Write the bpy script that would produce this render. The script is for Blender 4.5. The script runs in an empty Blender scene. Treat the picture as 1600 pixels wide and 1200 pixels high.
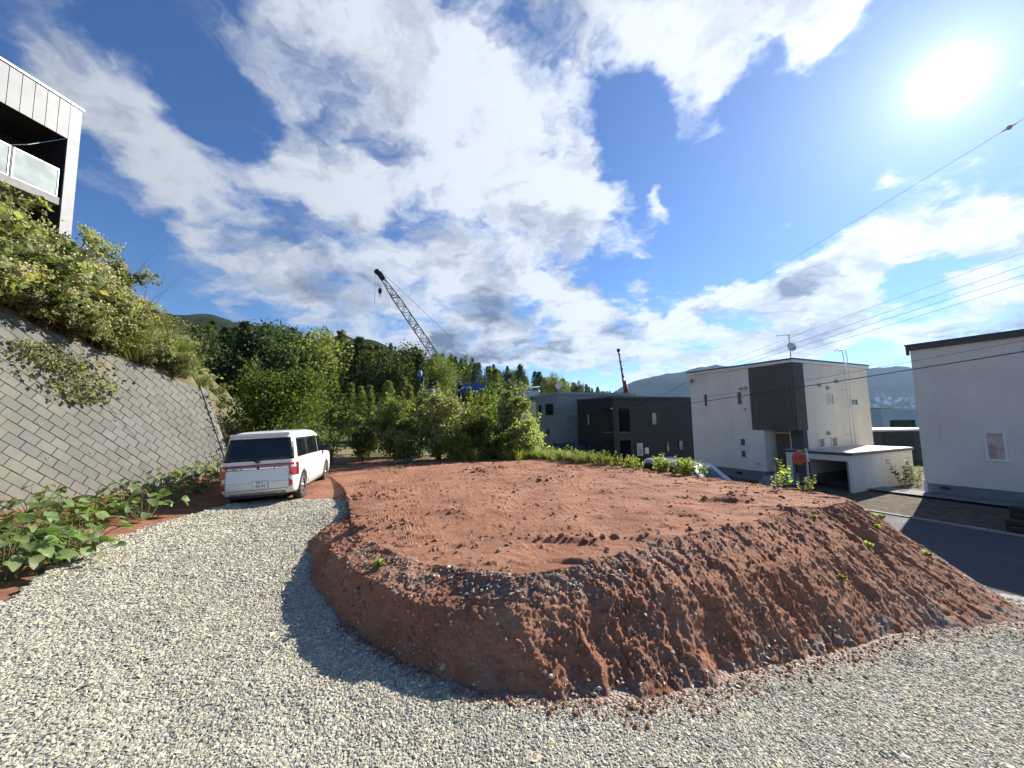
import bpy, bmesh, math, random
import numpy as np
from mathutils import Vector, Matrix
rng = np.random.default_rng(7); random.seed(7)
S = bpy.context.scene
COL = S.collection
rad = math.radians

# ------------------------------------------------------------------ camera
cam = bpy.data.cameras.new('camera'); camo = bpy.data.objects.new('camera', cam); COL.objects.link(camo)
cam.sensor_fit = 'HORIZONTAL'; cam.sensor_width = 36.0; cam.lens = 36.0 * 601.0 / 1600.0
cam.clip_start = 0.05; cam.clip_end = 30000
CAM_Z = 2.2
_p, _r = rad(5.3), rad(1.0)
_F = Vector((0, math.cos(_p), math.sin(_p))); _U0 = Vector((0, -math.sin(_p), math.cos(_p))); _R0 = Vector((1, 0, 0))
_R = _R0 * math.cos(_r) - _U0 * math.sin(_r); _U = _R0 * math.sin(_r) + _U0 * math.cos(_r)
camo.matrix_world = Matrix(((_R.x, _U.x, -_F.x, 0), (_R.y, _U.y, -_F.y, 0), (_R.z, _U.z, -_F.z, CAM_Z), (0, 0, 0, 1)))
S.camera = camo

# ------------------------------------------------------------------ sun, sky, exposure
SUN_AZ, SUN_EL = 51.1, 30.3            # degrees right of the view axis (+y), above the horizon
SUN_DIR = Vector((math.sin(rad(SUN_AZ)) * math.cos(rad(SUN_EL)), math.cos(rad(SUN_AZ)) * math.cos(rad(SUN_EL)), math.sin(rad(SUN_EL))))
sl = bpy.data.lights.new('sun', 'SUN'); so = bpy.data.objects.new('sun', sl); COL.objects.link(so)
sl.energy = 5.0; sl.angle = rad(0.53); sl.color = (1.0, 0.94, 0.85)
so.rotation_euler = (-SUN_DIR).to_track_quat('-Z', 'Y').to_euler(); so.location = SUN_DIR * 60
S.view_settings.view_transform = 'Standard'; S.view_settings.look = 'None'
S.view_settings.exposure = 1.02; S.view_settings.gamma = 1.0; S.view_settings.use_curve_mapping = False
S.cycles.use_denoising = True
S.cycles.max_bounces = 6; S.cycles.diffuse_bounces = 3; S.cycles.glossy_bounces = 3; S.cycles.transmission_bounces = 4
S.cycles.transparent_max_bounces = 8; S.cycles.volume_bounces = 0
S.cycles.use_adaptive_sampling = True; S.cycles.adaptive_threshold = 0.015
S.cycles.caustics_reflective = False; S.cycles.caustics_refractive = False

W = bpy.data.worlds.new('World'); S.world = W; W.use_nodes = True
nt = W.node_tree; nt.nodes.clear()
class NB:                                # tiny node-building helper
    def __init__(s, t): s.t = t
    def n(s, typ, **kw):
        o = s.t.nodes.new(typ)
        for k, v in kw.items(): setattr(o, k, v)
        return o
    def put(s, sock, v):
        if hasattr(v, 'is_output'): s.t.links.new(v, sock)
        else: sock.default_value = v
    def m(s, op, a, b=None, c=None, clamp=False):
        o = s.n('ShaderNodeMath', operation=op, use_clamp=clamp); s.put(o.inputs[0], a)
        if b is not None: s.put(o.inputs[1], b)
        if c is not None: s.put(o.inputs[2], c)
        return o.outputs[0]
    def v(s, op, a, b=None, scale=None):
        o = s.n('ShaderNodeVectorMath', operation=op); s.put(o.inputs[0], a)
        if b is not None: s.put(o.inputs[1], b)
        if scale is not None: s.put(o.inputs[3], scale)
        return o.outputs['Value'] if op in ('DOT_PRODUCT', 'LENGTH', 'DISTANCE') else o.outputs[0]
    def noise(s, vec, scale, detail=6, rough=0.55, dist=0.0, dim='3D'):
        o = s.n('ShaderNodeTexNoise', noise_dimensions=dim)
        if vec is not None: s.put(o.inputs['Vector'], vec)
        o.inputs['Scale'].default_value = scale; o.inputs['Detail'].default_value = detail
        o.inputs['Roughness'].default_value = rough; o.inputs['Distortion'].default_value = dist
        return o.outputs['Fac']
    def ss(s, x, a, b, lo=0.0, hi=1.0, kind='SMOOTHSTEP'):
        o = s.n('ShaderNodeMapRange', interpolation_type=kind); s.put(o.inputs['Value'], x)
        for k, q in (('From Min', a), ('From Max', b), ('To Min', lo), ('To Max', hi)): s.put(o.inputs[k], q)
        return o.outputs[0]
    def mix(s, f, a, b, blend='MIX'):
        o = s.n('ShaderNodeMix', data_type='RGBA', blend_type=blend)
        s.put(o.inputs['Factor'], f); s.put(o.inputs[6], a if hasattr(a, 'is_output') else (*a, 1)[:4]); s.put(o.inputs[7], b if hasattr(b, 'is_output') else (*b, 1)[:4])
        return o.outputs[2]
b = NB(nt)
tc = b.n('ShaderNodeTexCoord'); D = tc.outputs['Generated']      # world: the direction looked in
D = b.v('NORMALIZE', D)
sky = b.n('ShaderNodeTexSky', sky_type='NISHITA'); sky.sun_disc = False
sky.sun_elevation = rad(SUN_EL); sky.sun_rotation = rad(SUN_AZ); sky.altitude = 100; sky.air_density = 1.0; sky.dust_density = 0.0; sky.ozone_density = 2.2
# clouds by azimuth, elevation, half width, half height, tilt, weight
CLOUDS = [(-52.8,34.3,.098,.068,-20,.9),(-47.4,30.9,.08,.061,-36,.88),(-42.2,26.9,.091,.062,-39,.85),(-36.2,24.0,.084,.07,-21,.9),(-30.4,44.3,.103,.084,21,.85),(-24.4,39.7,.11,.088,15,1.0),(-14.4,46.5,.158,.089,10,.85),(-15.3,38.8,.093,.052,9,.6),(-0.1,47.2,.147,.089,-1,.9),(3.9,42.6,.124,.089,-3,.95),(17.1,45.3,.128,.059,-13,1.1),(27.8,44.0,.115,.056,-21,1.1),(29.0,39.2,.051,.073,41,1.0),(36.2,42.5,.094,.035,-27,1.0),(40.8,38.9,.039,.042,3,1.0),(25.5,37.1,.022,.042,2,.5),(-27.5,32.7,.114,.073,15,.95),(-18.8,30.7,.199,.108,9,1.15),(-5.5,29.5,.195,.115,2,1.15),(4.7,35.4,.085,.064,-4,.85),(8.3,26.7,.119,.073,-5,1.0),(5.6,32.4,.116,.068,-4,.9),(-25.5,20.4,.169,.086,8,1.1),(-13.2,18.2,.284,.126,3,1.25),(2.2,17.5,.175,.072,-2,1.1),(-3.8,11.0,.348,.066,0,1.1),(12.4,9.2,.234,.041,-3,1.0),(-18.7,22.9,.225,.088,7,1.1),(29.3,33.7,.054,.026,-14,.9),(45.5,23.3,.032,.019,-23,.95),(22.8,29.3,.019,.035,-26,.75),(55.1,27.4,.016,.021,-35,.8),(37.1,15.4,.113,.055,6,1.2),(46.2,17.2,.085,.051,12,1.2),(52.9,16.4,.046,.048,18,1.1),(29.5,14.1,.104,.05,14,1.1),(37.4,10.1,.222,.04,-5,1.2),(50.0,9.2,.109,.034,0,1.2),(25.3,9.1,.235,.038,-5,1.1),(16.3,14.4,.052,.012,-5,.8),(53.2,11.6,.035,.02,16,.7),
 (-8.6,45.5,.035,.07,10,-.75),(-22.5,34.7,.06,.03,15,-.6),(-5.2,50,.06,.05,0,-.4),(5.2,21.8,.03,.02,0,-.7),(-2.5,40.5,.05,.025,0,-.3),
 (75,20,.3,.1,0,1.1),(110,35,.3,.12,10,1.0),(-160,40,.35,.16,0,1.0),(-100,28,.3,.14,10,1.0)]
def cloud_sum(items):
    acc = None
    for az, el, w, h, rot, amp in items:
        a, e = rad(az), rad(el)
        c = Vector((math.sin(a) * math.cos(e), math.cos(a) * math.cos(e), math.sin(e)))
        E = Vector((math.cos(a), -math.sin(a), 0)); N = Vector((-math.sin(a) * math.sin(e), -math.cos(a) * math.sin(e), math.cos(e)))
        t = rad(rot); T1 = E * math.cos(t) + N * math.sin(t); T2 = N * math.cos(t) - E * math.sin(t)
        q1 = b.v('DOT_PRODUCT', Dw, tuple(T1 / (w * 1.05))); q2 = b.v('DOT_PRODUCT', Dw, tuple(T2 / (h * 1.05)))
        s2 = b.m('MULTIPLY_ADD', q2, q2, b.m('MULTIPLY', q1, q1))
        g = b.m('POWER', 0.42, s2)
        acc = b.m('MULTIPLY', g, amp) if acc is None else b.m('MULTIPLY_ADD', g, amp, acc)
    return acc
sep = b.n('ShaderNodeSeparateXYZ'); nt.links.new(D, sep.inputs[0])
up = sep.outputs[2]
# flattened lookup so that far clouds are streaked and near ones round
inv = b.m('DIVIDE', 1.0, b.m('ADD', b.m('MAXIMUM', up, 0.0), 0.32))
Q = b.v('SCALE', D, scale=inv)
w1 = b.n('ShaderNodeTexNoise'); nt.links.new(Q, w1.inputs['Vector']); w1.inputs['Scale'].default_value = 3.2; w1.inputs['Detail'].default_value = 5; w1.inputs['Roughness'].default_value = 0.6
wv = b.v('SUBTRACT', w1.outputs['Color'], (0.5, 0.5, 0.5))
Dw = b.v('ADD', D, b.v('SCALE', wv, scale=0.22))
Qw = b.v('ADD', Q, b.v('SCALE', wv, scale=0.35))
mask = b.m('MINIMUM', cloud_sum(CLOUDS), 1.2)
fine = b.noise(Qw, 4.2, 9, 0.57, 0.1)
soff = tuple(SUN_DIR * 0.10)
fine2 = b.noise(b.v('ADD', Qw, soff), 4.5, 4, 0.55, 0.1)
dens = b.m('ADD', mask, b.m('MULTIPLY', b.m('SUBTRACT', fine, 0.5), 3.6))
# softer, more veil-like edges away from the sun, crisper near it
sund = b.v('DOT_PRODUCT', D, tuple(SUN_DIR))
soft = b.ss(sund, 0.1, 0.9, 1.15, 0.75)
alpha = b.ss(dens, 0.42, b.m('ADD', 0.42, soft))
thick = b.ss(dens, 0.8, 1.75)
big1 = b.noise(Qw, 1.7, 6, 0.6); big2 = b.noise(b.v('ADD', Qw, tuple(SUN_DIR * 0.24)), 1.7, 6, 0.6)
DARK = [(-13,17,.20,.05,0,.9),(-4,25.5,.20,.05,0,.75),(-22,19,.16,.05,0,.55),(36.5,15.0,.07,.028,6,1.0),(-8,11.5,.22,.05,0,.9),(4,8.6,.25,.03,0,.5),(40,8.5,.3,.02,-3,.55),(-40,26,.10,.05,-36,.25),(10,25,.05,.03,0,.2)]
dk = cloud_sum(DARK)
relief = b.m('MULTIPLY', b.m('SUBTRACT', fine2, fine), 2.6); relief = b.m('ADD', relief, b.m('MULTIPLY', b.m('SUBTRACT', big2, big1), 2.4))
shade = b.m('ADD', b.m('MULTIPLY', b.m('MULTIPLY', dk, thick), 0.85), b.m('ADD', relief, b.m('MULTIPLY', thick, 0.20)), clamp=True)
ccol = b.mix(shade, (0.80, 0.86, 0.95), (0.155, 0.20, 0.30))
cbright = b.ss(sund, -0.2, 0.95, 0.33, 0.54)
bg1 = b.n('ShaderNodeBackground'); bg2 = b.n('ShaderNodeBackground')
hs = b.n('ShaderNodeHueSaturation'); nt.links.new(sky.outputs[0], hs.inputs['Color']); hs.inputs['Saturation'].default_value = 1.17; hs.inputs['Hue'].default_value = 0.51
nt.links.new(b.mix(1.0, hs.outputs[0], (0.74, 0.95, 1.10), 'MULTIPLY'), bg1.inputs[0]); bg1.inputs[1].default_value = 0.064
nt.links.new(ccol, bg2.inputs[0]); b.put(bg2.inputs[1], cbright)
mx = b.n('ShaderNodeMixShader'); b.put(mx.inputs[0], b.m('MULTIPLY', alpha, 0.96)); nt.links.new(bg1.outputs[0], mx.inputs[1]); nt.links.new(bg2.outputs[0], mx.inputs[2])
# the sun's own disc and the bright aureole round it
ang = b.m('ARCCOSINE', b.m('MINIMUM', sund, 1.0))
aur = b.m('ADD', b.m('MULTIPLY', b.m('POWER', 2.718, b.m('MULTIPLY', ang, -8.5)), 0.42), b.m('MULTIPLY', b.m('POWER', 2.718, b.m('MULTIPLY', ang, -2.6)), 0.10))
aur = b.m('ADD', aur, b.m('MULTIPLY', b.m('POWER', 2.718, b.m('MULTIPLY', ang, -70.0)), 2.4))
bg3 = b.n('ShaderNodeBackground'); bg3.inputs[0].default_value = (0.86, 0.93, 1.0, 1); b.put(bg3.inputs[1], aur)
ad = b.n('ShaderNodeAddShader'); nt.links.new(mx.outputs[0], ad.inputs[0]); nt.links.new(bg3.outputs[0], ad.inputs[1])
wo = b.n('ShaderNodeOutputWorld'); nt.links.new(ad.outputs[0], wo.inputs[0])
W.cycles.sampling_method = 'MANUAL'; W.cycles.sample_map_resolution = 512

# ------------------------------------------------------------------ helpers
def tag(o, label=None, cat=None, group=None, kind=None):
    for k, v in (('label', label), ('category', cat), ('group', group), ('kind', kind)):
        if v: o[k] = v
    return o
def empty(name, loc=(0, 0, 0), rz=0.0, rot=None):
    o = bpy.data.objects.new(name, None); COL.objects.link(o); o.empty_display_size = 0.2
    o.location = loc; o.rotation_euler = rot or (0, 0, rz); return o
def thing(name, label, cat, loc=(0, 0, 0), rz=0.0, group=None, rot=None):
    return tag(empty(name, loc, rz, rot), label, cat, group)
def mesh_np(name, V, Fc, smooth=False):
    """mesh from arrays: V (n,3); Fc (m,3) or (m,4) or a list of such arrays"""
    V = np.ascontiguousarray(V, dtype=np.float32)
    Fs = Fc if isinstance(Fc, list) else [Fc]
    Fs = [np.asarray(f, dtype=np.int32) for f in Fs if len(f)]
    me = bpy.data.meshes.new(name)
    me.vertices.add(len(V)); me.vertices.foreach_set('co', V.ravel())
    nl = sum(f.size for f in Fs); npoly = sum(len(f) for f in Fs)
    me.loops.add(nl); me.loops.foreach_set('vertex_index', np.concatenate([f.ravel() for f in Fs]))
    tot = np.concatenate([np.full(len(f), f.shape[1], dtype=np.int32) for f in Fs]); st = np.concatenate([[0], np.cumsum(tot)[:-1]]).astype(np.int32)
    me.polygons.add(npoly); me.polygons.foreach_set('loop_start', st); me.polygons.foreach_set('loop_total', tot)
    me.polygons.foreach_set('use_smooth', np.full(npoly, bool(smooth)))
    me.update(calc_edges=True); return me
def put(name, me, m=None, parent=None, loc=None, rot=None):
    o = bpy.data.objects.new(name, me); COL.objects.link(o)
    if m is not None and len(me.materials) == 0: me.materials.append(m)
    if parent is not None: o.parent = parent
    if loc is not None: o.location = loc
    if rot is not None: o.rotation_euler = rot
    return o
class MB:
    """collects shapes, builds ONE mesh object"""
    def __init__(s): s.v = []; s.f = []; s.sm = []
    def add(s, vs, fs, smooth=False):
        k = len(s.v); s.v += [tuple(q) for q in vs]
        for f in fs: s.f.append(tuple(i + k for i in f)); s.sm.append(smooth)
        return s
    def box(s, x0, x1, y0, y1, z0, z1, M=None):
        vs = [Vector(q) for q in ((x0,y0,z0),(x1,y0,z0),(x1,y1,z0),(x0,y1,z0),(x0,y0,z1),(x1,y0,z1),(x1,y1,z1),(x0,y1,z1))]
        if M is not None: vs = [M @ q for q in vs]
        return s.add(vs, [(0,3,2,1),(4,5,6,7),(0,1,5,4),(1,2,6,5),(2,3,7,6),(3,0,4,7)])
    def tube(s, pts, rads, n=8, cap=True, smooth=True):
        pts = [Vector(p) for p in pts]
        if not hasattr(rads, '__len__'): rads = [rads] * len(pts)
        vs = []; fs = []
        ref = None
        for i, p in enumerate(pts):
            d = (pts[min(i + 1, len(pts) - 1)] - pts[max(i - 1, 0)]).normalized()
            if ref is None: ref = Vector((0, 0, 1)) if abs(d.z) < 0.9 else Vector((1, 0, 0))
            u = d.cross(ref).normalized(); w = d.cross(u).normalized()
            for k in range(n):
                a = 2 * math.pi * k / n; vs.append(p + (u * math.cos(a) + w * math.sin(a)) * rads[i])
        for i in range(len(pts) - 1):
            for k in range(n):
                k2 = (k + 1) % n; fs.append((i * n + k, i * n + k2, (i + 1) * n + k2, (i + 1) * n + k))
        s.add(vs, fs, smooth)
        if cap:
            kk = len(s.v) - len(vs)
            s.f.append(tuple(kk + k for k in reversed(range(n)))); s.sm.append(False)
            s.f.append(tuple(kk + (len(pts) - 1) * n + k for k in range(n))); s.sm.append(False)
        return s
    def lathe(s, prof, n=24, M=None, smooth=True):
        """prof: (r, z) pairs round the z axis"""
        vs = []; fs = []
        for r, z in prof:
            for k in range(n):
                a = 2 * math.pi * k / n; q = Vector((r * math.cos(a), r * math.sin(a), z)); vs.append(M @ q if M is not None else q)
        for i in range(len(prof) - 1):
            for k in range(n):
                k2 = (k + 1) % n; fs.append((i * n + k, i * n + k2, (i + 1) * n + k2, (i + 1) * n + k))
        return s.add(vs, fs, smooth)
    def prism(s, poly, z0, z1, M=None):
        n = len(poly); vs = [Vector((x, y, z0)) for x, y in poly] + [Vector((x, y, z1)) for x, y in poly]
        if M is not None: vs = [M @ q for q in vs]
        return s.add(vs, [tuple(reversed(range(n))), tuple(range(n, 2 * n))] + [(i, (i + 1) % n, n + (i + 1) % n, n + i) for i in range(n)])
    def mesh(s, name, bevel=0.0):
        me = bpy.data.meshes.new(name); me.from_pydata([tuple(q) for q in s.v], [], s.f)
        me.polygons.foreach_set('use_smooth', s.sm)
        if bevel:
            bm = bmesh.new(); bm.from_mesh(me)
            es = [e for e in bm.edges if len(e.link_faces) == 2 and e.calc_face_angle(0) > 0.6]
            bmesh.ops.bevel(bm, geom=es, offset=bevel, segments=2, affect='EDGES', clamp_overlap=True)
            bm.to_mesh(me); bm.free()
        me.update(); return me
    def build(s, name, m, parent=None, bevel=0.0, loc=None, rot=None):
        return put(name, s.mesh(name, bevel), m, parent, loc, rot)
def boxpart(name, dims, m, parent, bevel=0.0):
    return MB().box(*dims).build(name, m, parent, bevel)
def copy_tree(o, parent=None):
    c = o.copy(); COL.objects.link(c); c.parent = parent
    for ch in o.children: copy_tree(ch, c)
    return c

# numpy gradient noise
_perm = np.random.default_rng(3).permutation(512)
_grad = np.random.default_rng(4).normal(size=(512, 2)); _grad /= np.linalg.norm(_grad, axis=1)[:, None]
def pn(x, y, seed=0):
    x = np.asarray(x, float); y = np.asarray(y, float)
    xi = np.floor(x).astype(int); yi = np.floor(y).astype(int); xf = x - xi; yf = y - yi
    def g(i, j):
        k = _perm[(_perm[(i + seed * 17) & 511] + j + seed * 31) & 511]; return _grad[k]
    def dt(i, j): q = g(xi + i, yi + j); return q[..., 0] * (xf - i) + q[..., 1] * (yf - j)
    u = xf ** 3 * (xf * (xf * 6 - 15) + 10); v = yf ** 3 * (yf * (yf * 6 - 15) + 10)
    a = dt(0, 0) * (1 - u) + dt(1, 0) * u; c = dt(0, 1) * (1 - u) + dt(1, 1) * u
    return (a * (1 - v) + c * v) * 1.5
def fbm(x, y, o=4, seed=0, gain=0.5):
    s = 0; a = 1.0; f = 1.0
    for k in range(o): s = s + a * pn(x * f, y * f, seed + k); a *= gain; f *= 2.03
    return s
def sstep(a, b_, x):
    t = np.clip((x - a) / (b_ - a), 0, 1); return t * t * (3 - 2 * t)

# ------------------------------------------------------------------ materials
def newmat(name):
    m = bpy.data.materials.new(name); m.use_nodes = True; t = m.node_tree
    p = t.nodes['Principled BSDF']; return m, NB(t), p
def mat(name, col, rough=0.6, metal=0.0, var=0.0, vscale=3.0, bump=0.0, bscale=40.0, spec=0.5, stretch=None, coat=0.0, emit=None, dirt=None):
    m, q, p = newmat(name)
    p.inputs['Roughness'].default_value = rough; p.inputs['Metallic'].default_value = metal
    p.inputs['Specular IOR Level'].default_value = spec
    if coat: p.inputs['Coat Weight'].default_value = coat; p.inputs['Coat Roughness'].default_value = 0.05
    tcn = q.n('ShaderNodeTexCoord'); vec = tcn.outputs['Object']
    if stretch:
        mp = q.n('ShaderNodeMapping'); mp.inputs['Scale'].default_value = stretch; q.t.links.new(vec, mp.inputs[0]); vec = mp.outputs[0]
    if var:
        nz = q.noise(vec, vscale, 6, 0.6); f = q.ss(nz, 0.3, 0.7)
        hi = tuple(min(1, c * (1 + var)) for c in col); lo = tuple(c * (1 - var) for c in col)
        c = q.mix(f, lo, hi)
        if dirt: c = q.mix(q.m('MULTIPLY', q.ss(q.noise(vec, vscale * 0.35, 8, 0.7), 0.5, 0.75), dirt[1]), c, dirt[0])
        q.t.links.new(c, p.inputs['Base Color'])
        q.t.links.new(q.ss(nz, 0.2, 0.8, max(0, rough - 0.08), min(1, rough + 0.08)), p.inputs['Roughness'])
    else: p.inputs['Base Color'].default_value = (*col, 1)
    if bump:
        bn = q.n('ShaderNodeBump'); bn.inputs['Strength'].default_value = min(1, bump); bn.inputs['Distance'].default_value = 0.02
        q.t.links.new(q.noise(vec, bscale, 6, 0.65), bn.inputs['Height']); q.t.links.new(bn.outputs[0], p.inputs['Normal'])
    return m
def leafmat(name, cols, trans=0.45, rough=0.55, objvar=True):
    """cols: list of colours spread over the leaves; part of the light passes through"""
    m, q, p = newmat(name)
    g = q.n('ShaderNodeNewGeometry'); oi = q.n('ShaderNodeObjectInfo')
    r = q.n('ShaderNodeValToRGB'); els = r.color_ramp.elements
    els[0].position = 0.0; els[0].color = (*cols[0], 1); els[1].position = 1.0; els[1].color = (*cols[-1], 1)
    for i in range(1, len(cols) - 1):
        e = els.new(i / (len(cols) - 1)); e.color = (*cols[i], 1)
    q.t.links.new(g.outputs['Random Per Island'], r.inputs[0])
    c = r.outputs[0]
    if objvar:
        hsn = q.n('ShaderNodeHueSaturation'); q.t.links.new(c, hsn.inputs['Color'])
        q.put(hsn.inputs['Value'], q.ss(oi.outputs['Random'], 0, 1, 0.72, 1.28, 'LINEAR')); q.put(hsn.inputs['Hue'], q.ss(q.m('FRACT', q.m('MULTIPLY', oi.outputs['Random'], 7.3)), 0, 1, 0.475, 0.515, 'LINEAR'))
        c = hsn.outputs[0]
    q.t.links.new(c, p.inputs['Base Color']); p.inputs['Roughness'].default_value = rough; p.inputs['Specular IOR Level'].default_value = 0.35
    tr = q.n('ShaderNodeBsdfTranslucent'); tc_ = q.mix(1.0, c, (1.25, 1.35, 0.55), 'MULTIPLY'); q.t.links.new(tc_, tr.inputs[0])
    mxs = q.n('ShaderNodeMixShader'); mxs.inputs[0].default_value = trans
    q.t.links.new(p.outputs[0], mxs.inputs[1]); q.t.links.new(tr.outputs[0], mxs.inputs[2])
    q.t.links.new(mxs.outputs[0], q.t.nodes['Material Output'].inputs[0]); return m
def soilmat(name, dark, mid, light, vs=2.0, bump=0.6, bscale=30.0, pebble=0.0, attr=None):
    """earth: broad tint changes, fine grain, small pale pebbles, rough relief"""
    m, q, p = newmat(name); vec = q.n('ShaderNodeTexCoord').outputs['Object']
    n1 = q.noise(vec, vs, 8, 0.65); n2 = q.noise(vec, vs * 14, 6, 0.7)
    c = q.mix(q.ss(n1, 0.32, 0.68), dark, light); c = q.mix(q.ss(n2, 0.3, 0.7, 0, 0.75), c, mid)
    n3 = q.noise(vec, bscale * 2.2, 4, 0.7)
    c = q.mix(q.ss(n3, 0.56, 0.72, 0, 0.35), c, tuple(x * 0.5 for x in dark))
    if pebble:
        vo = q.n('ShaderNodeTexVoronoi'); q.t.links.new(vec, vo.inputs['Vector']); vo.inputs['Scale'].default_value = 26
        sepc = q.n('ShaderNodeSeparateColor'); q.t.links.new(vo.outputs['Color'], sepc.inputs[0])
        pick = q.m('MULTIPLY', q.m('GREATER_THAN', sepc.outputs[0], 1 - pebble), q.m('LESS_THAN', vo.outputs['Distance'], 0.34))
        c = q.mix(pick, c, (0.30, 0.28, 0.25))
    if attr:
        at = q.n('ShaderNodeAttribute', attribute_name=attr); c = q.mix(at.outputs['Fac'], c, q.mix(n2, (0.20, 0.185, 0.16), (0.33, 0.31, 0.275)))
    q.t.links.new(c, p.inputs['Base Color']); p.inputs['Roughness'].default_value = 0.92; p.inputs['Specular IOR Level'].default_value = 0.2
    bn = q.n('ShaderNodeBump'); bn.inputs['Strength'].default_value = bump; bn.inputs['Distance'].default_value = 0.03
    hgt = q.m('ADD', q.m('ADD', q.noise(vec, bscale, 8, 0.75), q.m('MULTIPLY', q.noise(vec, bscale * 4, 5, 0.7), .35)), q.m('MULTIPLY', q.noise(vec, bscale * 0.3, 5, 0.6), 1.5))
    q.t.links.new(hgt, bn.inputs['Height']); q.t.links.new(bn.outputs[0], p.inputs['Normal']); return m
M = {}
M['red_soil'] = soilmat('red_soil', (0.225, 0.088, 0.048), (0.35, 0.162, 0.092), (0.45, 0.228, 0.138), 1.3, 0.75, 26, 0.10, 'grey')
M['clod'] = soilmat('clod', (0.19, 0.077, 0.043), (0.30, 0.14, 0.081), (0.39, 0.20, 0.123), 3, 0.5, 30)
M['white_render'] = mat('white_render', (0.60, 0.60, 0.57), 0.85, var=0.05, vscale=0.8, bump=0.35, bscale=60)
M['black_metal'] = mat('black_metal', (0.02, 0.022, 0.026), 0.5, var=0.2)
M['frame_white'] = mat('frame_white', (0.75, 0.75, 0.73), 0.4)
M['frame_dark'] = mat('frame_dark', (0.03, 0.03, 0.033), 0.45)
M['concrete'] = mat('concrete', (0.32, 0.32, 0.30), 0.9, var=0.18, vscale=2.0, bump=0.4, bscale=50)
M['steel'] = mat('steel', (0.45, 0.46, 0.47), 0.35, 0.9)
M['bark'] = mat('bark', (0.09, 0.065, 0.045), 0.95, var=0.35, vscale=5, bump=0.6, bscale=14, stretch=(3, 3, 0.6))
M['twig'] = mat('twig', (0.17, 0.10, 0.06), 0.9, var=0.3, vscale=8)
M['stem_green'] = mat('stem_green', (0.16, 0.15, 0.06), 0.8, var=0.3, vscale=8)
def glassmat(name, tint, rough=0.04, spec=0.9):
    m, q, p = newmat(name); vec = q.n('ShaderNodeTexCoord').outputs['Object']
    c = q.mix(q.ss(q.noise(vec, 2.0, 3), 0.35, 0.65), tuple(x * 0.7 for x in tint), tuple(min(1, x * 1.3) for x in tint))
    q.t.links.new(c, p.inputs['Base Color']); p.inputs['Roughness'].default_value = rough; p.inputs['Specular IOR Level'].default_value = spec; p.inputs['IOR'].default_value = 1.5
    return m
M['glass_dark'] = glassmat('glass_dark', (0.010, 0.012, 0.014), 0.05, 0.45)
M['glass_pale'] = glassmat('glass_pale', (0.30, 0.33, 0.34), 0.2)
M['glass_green'] = glassmat('glass_green', (0.05, 0.07, 0.05))
M['blind'] = mat('blind', (0.34, 0.28, 0.25), 0.7)

# ------------------------------------------------------------------ the lie of the land
CP = np.array([(0,0,-.17),(0,-4,-.15),(-5,-2,.0),(-6,0,.06),(-8,3,.32),(-6,5.1,.2),(-7,7,.25),(-10,7.6,.6),(-10,3,.6),(-10,13,.6),(-8.5,11,.32),(-6,9.4,.15),(-4.5,9.3,.21),(-3.7,9.0,.26),(-3.8,8.3,.235),(-4.4,10.2,.20),(-5.9,12.3,.11),(-7,14,.2),(-12,20,.5),(-3.9,7.7,.15),(-3.2,6.2,.04),(-2.76,5.4,-.03),(-2,4.5,-.1),(-1.2,3.9,-.12),(0,3.3,-.16),(.85,3.2,-.21),(1.64,3.5,-.31),(2.56,4,-.43),(3.9,4.6,-.61),(5.27,5.2,-.76),(6.2,5.7,-.9),(7.4,6.4,-1.08),(8.8,7,-1.25),(10.2,8.1,-1.55),(5,0,-.5),(3,2,-.35),(6,3,-.75),(9,3,-1.15),(11.5,5,-1.55),(13,1,-1.6),(10,-2,-1.1),(15,-3,-1.7),
 (-3,9,.2),(-1,7,0.1),(2,7,-.2),(4,8,-.6),(0,10,.1),(-3,13,.15),(1,14,.0),(3,11,-.4),(0,18,.25),(-7,18,.3),(-4,18,.3),(-5,25,.2),(-18,29,.4),(-20,42,.4),(8,9.5,-1.6),(8,12,-1.55),(6,16,-1.5),(4,19,-1.35),(3,22,-1.35),(12.5,10.5,-1.7),(15,14,-1.66),(10,14,-1.62),(9,18,-1.5),(17,16,-1.5),(19,18,-1.42),(20,14,-1.45),(15,20,-1.45),(12,26,-1.45),(22,24,-1.6),(8.6,33,-1.75),(16,36,-1.9),(4.7,40,-1.5),(0,40,-.6),(25,25,-1.7),(22,6,-1.5),(18,2,-1.65),(30,15,-1.8),
 (-10,60,3),(-20,80,6.5),(-10,80,6.8),(5,92,6.5),(15,80,2),(32,110,4),(-40,60,5),(-74,110,17.5),(-60,180,28.5),(-33,250,32),(29,350,29.5),(112,450,24),(220,580,12),(-40,90,9),(-25,130,12),(0,180,13),(40,250,13),(110,330,8),(180,420,2),(-100,200,26),(-70,280,28),(0,400,24),(90,520,18),(60,60,-2.5),(100,100,-4),(50,30,-2.2),(60,10,-2),(150,200,-5),(250,300,-6),(300,100,-6),(100,-100,-5),(-60,-60,1),(0,-60,-1),(-60,20,6),(-30,10,4),(-30,-20,2),(-200,100,30),(-200,300,40),(-150,-100,10),(40,-60,-3)], float)
def _phi(d): return d
_D = np.hypot(CP[:, None, 0] - CP[None, :, 0], CP[:, None, 1] - CP[None, :, 1])
_A = np.zeros((len(CP) + 1,) * 2); _A[:-1, :-1] = _phi(_D); _A[:-1, -1] = 1; _A[-1, :-1] = 1
_w = np.linalg.solve(_A, np.append(CP[:, 2], 0))
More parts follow.
